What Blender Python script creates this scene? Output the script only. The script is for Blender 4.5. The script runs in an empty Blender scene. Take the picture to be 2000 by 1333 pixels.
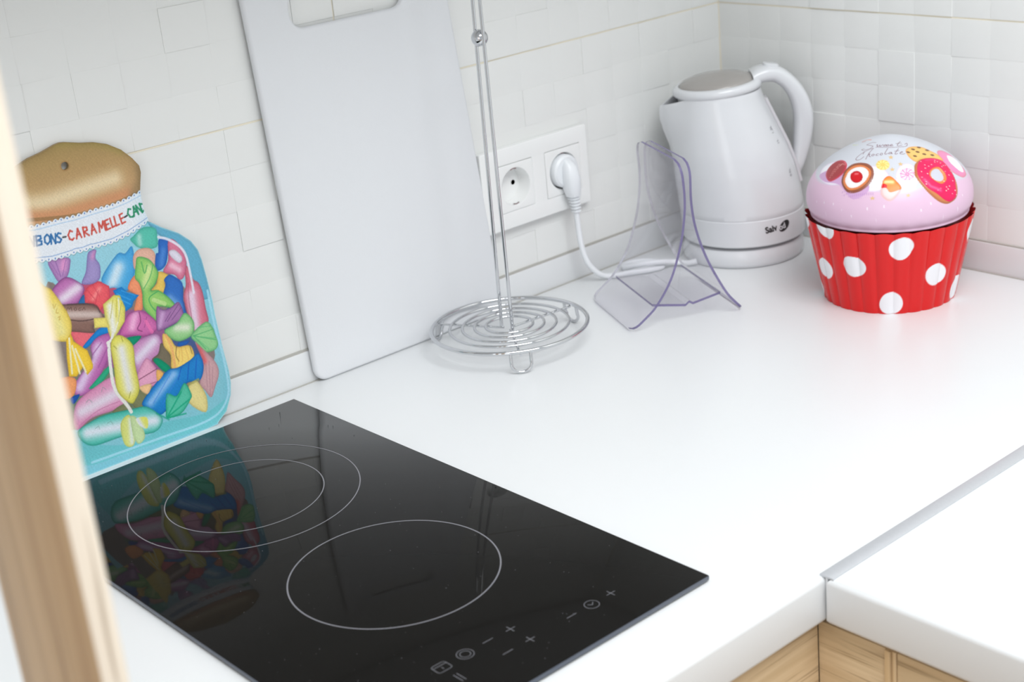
import bpy, bmesh, math, random
import numpy as np
from mathutils import Vector, Matrix
R_ = math.radians
C = bpy.context.scene.collection
random.seed(7)
rng = np.random.default_rng(7)
scn = bpy.context.scene

# ------------------------------------------------------------ camera, world, lights, exposure
cam_d = bpy.data.cameras.new('camera'); cam = bpy.data.objects.new('camera', cam_d); C.objects.link(cam)
cam.location = (-1.31771977, -1.16919184, 0.53859667)
cam.rotation_euler = (1.20397483, 0.0933455611, -0.726624709)
cam_d.sensor_width = 36.0; cam_d.lens = 2976.54237 / 2000 * 36
cam_d.clip_start = 0.02
cam_d.dof.use_dof = True; cam_d.dof.focus_distance = 1.27; cam_d.dof.aperture_fstop = 8.5
scn.camera = cam
scn.view_settings.view_transform = 'Standard'; scn.view_settings.look = 'None'
scn.view_settings.gamma = 1; scn.view_settings.use_curve_mapping = False
scn.view_settings.exposure = -0.06
w = bpy.data.worlds.new('soft_daylight'); scn.world = w; w.use_nodes = True
bg = w.node_tree.nodes['Background']; bg.inputs[0].default_value = (0.93, 0.97, 1.0, 1); bg.inputs[1].default_value = 0.68
def area(name, loc, target, sx, sy, power, col):
    d = bpy.data.lights.new(name, 'AREA'); d.shape = 'RECTANGLE'; d.size = sx; d.size_y = sy
    d.energy = power; d.color = col
    o = bpy.data.objects.new(name, d); C.objects.link(o); o.location = loc
    o.rotation_euler = (Vector(target) - Vector(loc)).to_track_quat('-Z', 'Y').to_euler()
    return o
area('window_light', (-0.85, -1.48, 1.9), (-0.6, -0.5, 0.0), 1.4, 1.2, 42, (0.97, 0.985, 1.0))
area('side_fill_light', (-2.9, -1.9, 0.55), (-0.5, -0.6, -0.1), 1.3, 1.3, 10, (0.99, 0.99, 1.0))  # fill lamp added at the left to brighten the worktop front edges

# ------------------------------------------------------------ helpers
def lin(c):
    c = np.asarray(c, float) / 255
    return np.where(c <= .04045, c / 12.92, ((c + .055) / 1.055) ** 2.4)
def rgb(*c): return tuple(float(v) for v in lin(c)) + (1.0,)
def mat(name, col, rough=.5, metal=0, spec=.5, bump=None, coat=0, **kw):
    m = bpy.data.materials.new(name); m.use_nodes = True; nt = m.node_tree
    b = nt.nodes['Principled BSDF']; b.inputs['Base Color'].default_value = col
    b.inputs['Roughness'].default_value = rough; b.inputs['Metallic'].default_value = metal
    b.inputs['Specular IOR Level'].default_value = spec; b.inputs['Coat Weight'].default_value = coat
    for k, v in kw.items(): b.inputs[k.replace('_', ' ')].default_value = v
    # every material carries a little procedural variation
    tc = nt.nodes.new('ShaderNodeTexCoord'); n = nt.nodes.new('ShaderNodeTexNoise')
    sc, st, amt = bump if bump else (60, .02, .0)
    n.inputs['Scale'].default_value = sc; nt.links.new(tc.outputs['Object'], n.inputs['Vector'])
    bp = nt.nodes.new('ShaderNodeBump'); bp.inputs['Strength'].default_value = st; bp.inputs['Distance'].default_value = .002
    nt.links.new(n.outputs['Fac'], bp.inputs['Height']); nt.links.new(bp.outputs['Normal'], b.inputs['Normal'])
    if amt:
        mr = nt.nodes.new('ShaderNodeMapRange'); mr.inputs['To Min'].default_value = 1 - amt; mr.inputs['To Max'].default_value = 1 + amt
        hs = nt.nodes.new('ShaderNodeHueSaturation'); hs.inputs['Color'].default_value = col
        nt.links.new(n.outputs['Fac'], mr.inputs['Value']); nt.links.new(mr.outputs[0], hs.inputs['Value']); nt.links.new(hs.outputs[0], b.inputs['Base Color'])
    return m
def attr_mat(name, rough, coat=0, spec=.5):
    m = mat(name, (1, 1, 1, 1), rough, 0, spec, (300, .01, 0), coat); nt = m.node_tree
    a = nt.nodes.new('ShaderNodeAttribute'); a.attribute_name = 'paint'
    nt.links.new(a.outputs['Color'], nt.nodes['Principled BSDF'].inputs['Base Color']); return m
def oak(name, c1, c2, axis='x', scale=1.0, rough=.45):
    m = bpy.data.materials.new(name); m.use_nodes = True; nt = m.node_tree; b = nt.nodes['Principled BSDF']
    tc = nt.nodes.new('ShaderNodeTexCoord'); mp = nt.nodes.new('ShaderNodeMapping')
    s = {'x': (2.2, 60, 60), 'y': (60, 2.2, 60), 'z': (60, 60, 2.2)}[axis]
    mp.inputs['Scale'].default_value = tuple(v * scale for v in s)
    nt.links.new(tc.outputs['Object'], mp.inputs['Vector'])
    n = nt.nodes.new('ShaderNodeTexNoise'); n.inputs['Scale'].default_value = 1.6; n.inputs['Detail'].default_value = 6; n.inputs['Distortion'].default_value = .6
    nt.links.new(mp.outputs[0], n.inputs['Vector'])
    mp2 = nt.nodes.new('ShaderNodeMapping'); mp2.inputs['Scale'].default_value = tuple(v * scale * (4.5 if v > 10 else 3.5) for v in s)
    nt.links.new(tc.outputs['Object'], mp2.inputs['Vector'])
    n2 = nt.nodes.new('ShaderNodeTexNoise'); n2.inputs['Scale'].default_value = 1.5; n2.inputs['Detail'].default_value = 3
    nt.links.new(mp2.outputs[0], n2.inputs['Vector'])
    r = nt.nodes.new('ShaderNodeValToRGB'); r.color_ramp.elements[0].position = .36; r.color_ramp.elements[1].position = .66
    r.color_ramp.elements[0].color = c1; r.color_ramp.elements[1].color = c2
    nt.links.new(n.outputs['Fac'], r.inputs[0])
    r2 = nt.nodes.new('ShaderNodeValToRGB'); r2.color_ramp.elements[0].position = .30; r2.color_ramp.elements[1].position = .42
    r2.color_ramp.elements[0].color = (.55, .5, .45, 1); r2.color_ramp.elements[1].color = (1, 1, 1, 1)
    nt.links.new(n2.outputs['Fac'], r2.inputs[0])
    mx = nt.nodes.new('ShaderNodeMixRGB'); mx.blend_type = 'MULTIPLY'; mx.inputs[0].default_value = .85
    nt.links.new(r.outputs[0], mx.inputs[1]); nt.links.new(r2.outputs[0], mx.inputs[2]); nt.links.new(mx.outputs[0], b.inputs['Base Color'])
    bp = nt.nodes.new('ShaderNodeBump'); bp.inputs['Strength'].default_value = .15; bp.inputs['Distance'].default_value = .0006
    nt.links.new(n2.outputs['Fac'], bp.inputs['Height']); nt.links.new(bp.outputs[0], b.inputs['Normal'])
    b.inputs['Roughness'].default_value = rough
    return m

def link(name, me, m=None, parent=None, smooth=False, sharp=None):
    o = bpy.data.objects.new(name, me); C.objects.link(o)
    if m is not None and not me.materials: me.materials.append(m)
    if smooth:
        me.polygons.foreach_set('use_smooth', [True] * len(me.polygons))
        if sharp: me.set_sharp_from_angle(angle=R_(sharp))
    if parent is not None: o.parent = parent
    return o
def mesh(name, v, f):
    me = bpy.data.meshes.new(name); me.from_pydata([tuple(map(float, p)) for p in v], [], f); me.update(); return me
def tag(o, label, cat, group=None, kind=None):
    if label: o['label'] = label
    if cat: o['category'] = cat
    if group: o['group'] = group
    if kind: o['kind'] = kind
    return o
def thing(name, label, cat, loc=(0, 0, 0), rz=0, group=None):
    o = bpy.data.objects.new(name, None); C.objects.link(o); o.location = loc; o.rotation_euler = (0, 0, rz)
    o.empty_display_size = .02
    return tag(o, label, cat, group)
def structure(o, label=None):
    o['kind'] = 'structure'
    if label: o['label'] = label
    return o
def box(name, x0, x1, y0, y1, z0, z1, m, parent=None, bev=0.0, seg=2):
    bm = bmesh.new(); bmesh.ops.create_cube(bm, size=1)
    bmesh.ops.scale(bm, vec=(x1 - x0, y1 - y0, z1 - z0), verts=bm.verts)
    bmesh.ops.translate(bm, vec=((x0 + x1) / 2, (y0 + y1) / 2, (z0 + z1) / 2), verts=bm.verts)
    if bev: bmesh.ops.bevel(bm, geom=bm.edges[:], offset=bev, segments=seg, affect='EDGES', profile=.5)
    me = bpy.data.meshes.new(name); bm.to_mesh(me); bm.free()
    return link(name, me, m, parent, smooth=bool(bev), sharp=40)
def tube_data(path, r, n=12, closed=False, sy=None, up=None):
    """sweep a circle (or ellipse) of radius r (number or list) along path"""
    P = [Vector(p) for p in path]; N = len(P); v = []; f = []
    rs = r if isinstance(r, (list, tuple)) else [r] * N
    prev = None
    for i, p in enumerate(P):
        a = P[(i - 1) % N] if (closed or i > 0) else p; b = P[(i + 1) % N] if (closed or i < N - 1) else p
        t = (b - a).normalized()
        if prev is None:
            u = Vector((0, 0, 1)) if abs(t.z) < .9 else Vector((1, 0, 0))
            u = (u - t * u.dot(t)).normalized()
        else: u = (prev - t * prev.dot(t)).normalized()
        prev = u; w_ = t.cross(u)
        for k in range(n):
            q = 2 * math.pi * k / n
            v.append(p + u * (math.cos(q) * rs[i]) + w_ * (math.sin(q) * rs[i]))
    for i in range(N if closed else N - 1):
        j = (i + 1) % N
        for k in range(n):
            f.append((i * n + k, i * n + (k + 1) % n, j * n + (k + 1) % n, j * n + k))
    if not closed:
        f.append(tuple(range(n))[::-1]); f.append(tuple(range((N - 1) * n, N * n)))
    return v, f
def join(parts):
    v = []; f = []
    for a, b in parts:
        o = len(v); v += list(a); f += [tuple(i + o for i in q) for q in b]
    return v, f
def fixn(me):
    bm = bmesh.new(); bm.from_mesh(me); bmesh.ops.recalc_face_normals(bm, faces=bm.faces); bm.to_mesh(me); bm.free(); return me
def tube(name, path, r, m, parent=None, n=12, closed=False):
    v, f = tube_data(path, r, n, closed); return link(name, fixn(mesh(name, v, f)), m, parent, True, 50)
def lathe_data(prof, n=64, c=(0, 0), cap=True):
    v = []; f = []
    for r, z in prof:
        for k in range(n):
            a = 2 * math.pi * k / n; v.append((c[0] + r * math.cos(a), c[1] + r * math.sin(a), z))
    for i in range(len(prof) - 1):
        for k in range(n): f.append((i * n + k, i * n + (k + 1) % n, (i + 1) * n + (k + 1) % n, (i + 1) * n + k))
    if cap and prof[0][0] > 1e-6: f.append(tuple(range(n))[::-1])
    if cap and prof[-1][0] > 1e-6: f.append(tuple(range((len(prof) - 1) * n, len(prof) * n)))
    return v, f
def lathe(name, prof, m, parent=None, n=64, sharp=35):
    v, f = lathe_data(prof, n); me = mesh(name, v, f)
    bm = bmesh.new(); bm.from_mesh(me); bmesh.ops.remove_doubles(bm, verts=bm.verts, dist=1e-6); bmesh.ops.recalc_face_normals(bm, faces=bm.faces); bm.to_mesh(me); bm.free()
    return link(name, me, m, parent, True, sharp)
def spline(pts, n=8, closed=False):
    P = [Vector(p) for p in pts]; out = []; N = len(P)
    for i in range(N if closed else N - 1):
        p0 = P[(i - 1) % N] if (closed or i > 0) else P[0]; p1 = P[i]; p2 = P[(i + 1) % N]; p3 = P[(i + 2) % N] if (closed or i + 2 < N) else P[-1]
        for k in range(n):
            t = k / n
            out.append(.5 * ((2 * p1) + (p2 - p0) * t + (2 * p0 - 5 * p1 + 4 * p2 - p3) * t * t + (3 * p1 - p0 - 3 * p2 + p3) * t ** 3))
    if not closed: out.append(P[-1])
    return out
def rrect(x0, x1, z0, z1, r, n=8):
    out = []
    for cx_, cz, a0 in ((x1 - r, z1 - r, 0), (x0 + r, z1 - r, 90), (x0 + r, z0 + r, 180), (x1 - r, z0 + r, 270)):
        for k in range(n + 1):
            a = R_(a0 + 90 * k / n); out.append((cx_ + r * math.cos(a), cz + r * math.sin(a)))
    return out
def inset(P, d):
    """move a closed loop inwards by d (counter-clockwise loop), holes are passed clockwise"""
    out = []; n = len(P)
    for i in range(n):
        a, b, c = P[i - 1], P[i], P[(i + 1) % n]
        e1 = Vector((b[0] - a[0], b[1] - a[1])).normalized(); e2 = Vector((c[0] - b[0], c[1] - b[1])).normalized()
        n1, n2 = Vector((-e1.y, e1.x)), Vector((-e2.y, e2.x)); m_ = n1 + n2
        k = d / max(.35, (1 + n1.dot(n2)) / 2) / 2
        out.append((b[0] + m_.x * k, b[1] + m_.y * k))
    return out
def ccw(P): return sum(P[i - 1][0] * P[i][1] - P[i][0] * P[i - 1][1] for i in range(len(P))) > 0
def prism(name, outline, holes, d0, d1, m, parent, frame, bev=0, smooth=True):
    """outline in 2D extruded along the third axis with rounded rims; frame(x, z, d) -> 3D point"""
    loops = [list(outline) if ccw(outline) else list(outline)[::-1]] + [list(h)[::-1] if ccw(h) else list(h) for h in holes]
    if bev:
        st = [(bev * (1 - math.sin(q)), bev * (1 - math.cos(q))) for q in (0, math.pi / 8, math.pi / 4, 3 * math.pi / 8, math.pi / 2)]
        prof = [(o, d0 + z) for o, z in st] + [(o, d1 - z) for o, z in st[::-1]]
    else: prof = [(0, d0), (0, d1)]
    bm = bmesh.new(); ends = [[], []]
    for lp in loops:
        rings = [[bm.verts.new((p[0], p[1], z)) for p in (inset(lp, o) if o else lp)] for o, z in prof]; n = len(lp)
        for a, b in zip(rings[:-1], rings[1:]):
            for k in range(n): bm.faces.new((a[k], a[(k + 1) % n], b[(k + 1) % n], b[k]))
        for e, r in ((0, rings[0]), (1, rings[-1])):
            ends[e] += [bm.edges.get((r[k], r[(k + 1) % n])) for k in range(n)]
    for e in ends: bmesh.ops.triangle_fill(bm, use_beauty=True, use_dissolve=False, edges=e)
    for v_ in bm.verts: v_.co = Vector(frame(v_.co.x, v_.co.y, v_.co.z))
    bmesh.ops.recalc_face_normals(bm, faces=bm.faces)
    me = bpy.data.meshes.new(name); bm.to_mesh(me); bm.free()
    return link(name, me, m, parent, smooth, 35)
def text_data(s, size, sx=1.0, bold=0.0):
    cu = bpy.data.curves.new('t', 'FONT'); cu.body = s; cu.size = size; cu.align_x = 'CENTER'; cu.align_y = 'CENTER'; cu.resolution_u = 3; cu.offset = bold
    o = bpy.data.objects.new('t', cu); C.objects.link(o)
    me = bpy.data.meshes.new_from_object(o.evaluated_get(bpy.context.evaluated_depsgraph_get()))
    v = [(p.co.x * sx, p.co.y, 0) for p in me.vertices]; f = [tuple(q.vertices) for q in me.polygons]
    bpy.data.objects.remove(o); bpy.data.curves.remove(cu); bpy.data.meshes.remove(me)
    return v, f

# ---- painting of printed surfaces: colours are worked out per mesh vertex
def chaikin(P, n=2):
    P = np.asarray(P, float)
    for _ in range(n):
        Q = np.roll(P, -1, 0); P = np.stack([.75 * P + .25 * Q, .25 * P + .75 * Q], 1).reshape(-1, 2)
    return P
def smooth_loop(P):
    return np.array([(p.x, p.y) for p in spline([(a, b, 0) for a, b in P], 4, True)])
def inside(X, Y, P):
    r = np.zeros(X.shape, bool); j = len(P) - 1
    for i in range(len(P)):
        xi, yi = P[i]; xj, yj = P[j]
        if yi != yj:
            c = ((yi > Y) != (yj > Y)) & (X < (xj - xi) * (Y - yi) / (yj - yi) + xi); r ^= c
        j = i
    return r
def dist(X, Y, P, closed=False):
    d = np.full(X.shape, 1e9); n = len(P)
    for i in range(n if closed else n - 1):
        x0, y0 = P[i]; x1, y1 = P[(i + 1) % n]; dx, dy = x1 - x0, y1 - y0; L = dx * dx + dy * dy + 1e-12
        t = np.clip(((X - x0) * dx + (Y - y0) * dy) / L, 0, 1)
        d = np.minimum(d, (X - x0 - t * dx) ** 2 + (Y - y0 - t * dy) ** 2)
    return np.sqrt(d)
def paint(X, Y, col, shapes, hgt=None, tex=.02):
    """X, Y in mm; col (n,3) sRGB 0..255"""
    for s in shapes:
        if s[0] == 'p':
            P = smooth_loop(s[1]) if s[6] else np.array(s[1], float); lo = P.min(0) - 1; hi = P.max(0) + 1
            ix = np.where((X > lo[0]) & (X < hi[0]) & (Y > lo[1]) & (Y < hi[1]))[0]
            if not len(ix): continue
            x, y = X[ix], Y[ix]; ins = inside(x, y, P); dd = dist(x, y, P, True); sd = np.where(ins, dd, -dd)
            a = np.clip(sd / .5 + .5, 0, 1)[:, None]
            c = np.tile(np.array(s[2], float), (len(ix), 1))
            if s[5]:
                hp, hw, hc = s[5]; g = np.exp(-(dist(x, y, np.array(hp)) / hw) ** 2)[:, None]; c = c * (1 - g) + np.array(hc) * g
            if s[3]:
                e = (np.exp(-np.clip(sd, 0, 9) / 1.3) * s[4])[:, None]; c = c * (1 - e) + np.array(s[3]) * e
            col[ix] = col[ix] * (1 - a) + c * a
            if hgt is not None and len(s) > 7 and s[7]:
                q = np.clip(sd / 2.2, 0, 1); hgt[ix] += s[7] * q * q * (3 - 2 * q)
        else:
            P = np.array(s[1], float)
            if len(P) > 2: P = np.array([tuple(p)[:2] for p in spline([(q[0], q[1], 0) for q in P], 4)])
            lo = P.min(0) - s[2] * 2 - 1; hi = P.max(0) + s[2] * 2 + 1
            ix = np.where((X > lo[0]) & (X < hi[0]) & (Y > lo[1]) & (Y < hi[1]))[0]
            if not len(ix): continue
            dd = dist(X[ix], Y[ix], P)
            a = (np.clip((s[2] * .5 - dd) / .45 + .5, 0, 1) if s[2] < 4 else np.exp(-(dd / (s[2] * .6)) ** 2)) * s[4]
            a = a[:, None]; col[ix] = col[ix] * (1 - a) + np.array(s[3], float) * a
    if tex: col *= 1 + rng.normal(0, tex, (len(col), 1))
    return np.clip(col, 0, 255)
def set_paint(me, col):
    a = me.color_attributes.new('paint', 'FLOAT_COLOR', 'POINT')
    c = np.ones((len(me.vertices), 4), np.float32); c[:, :3] = lin(col); a.data.foreach_set('color', c.ravel())
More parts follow.
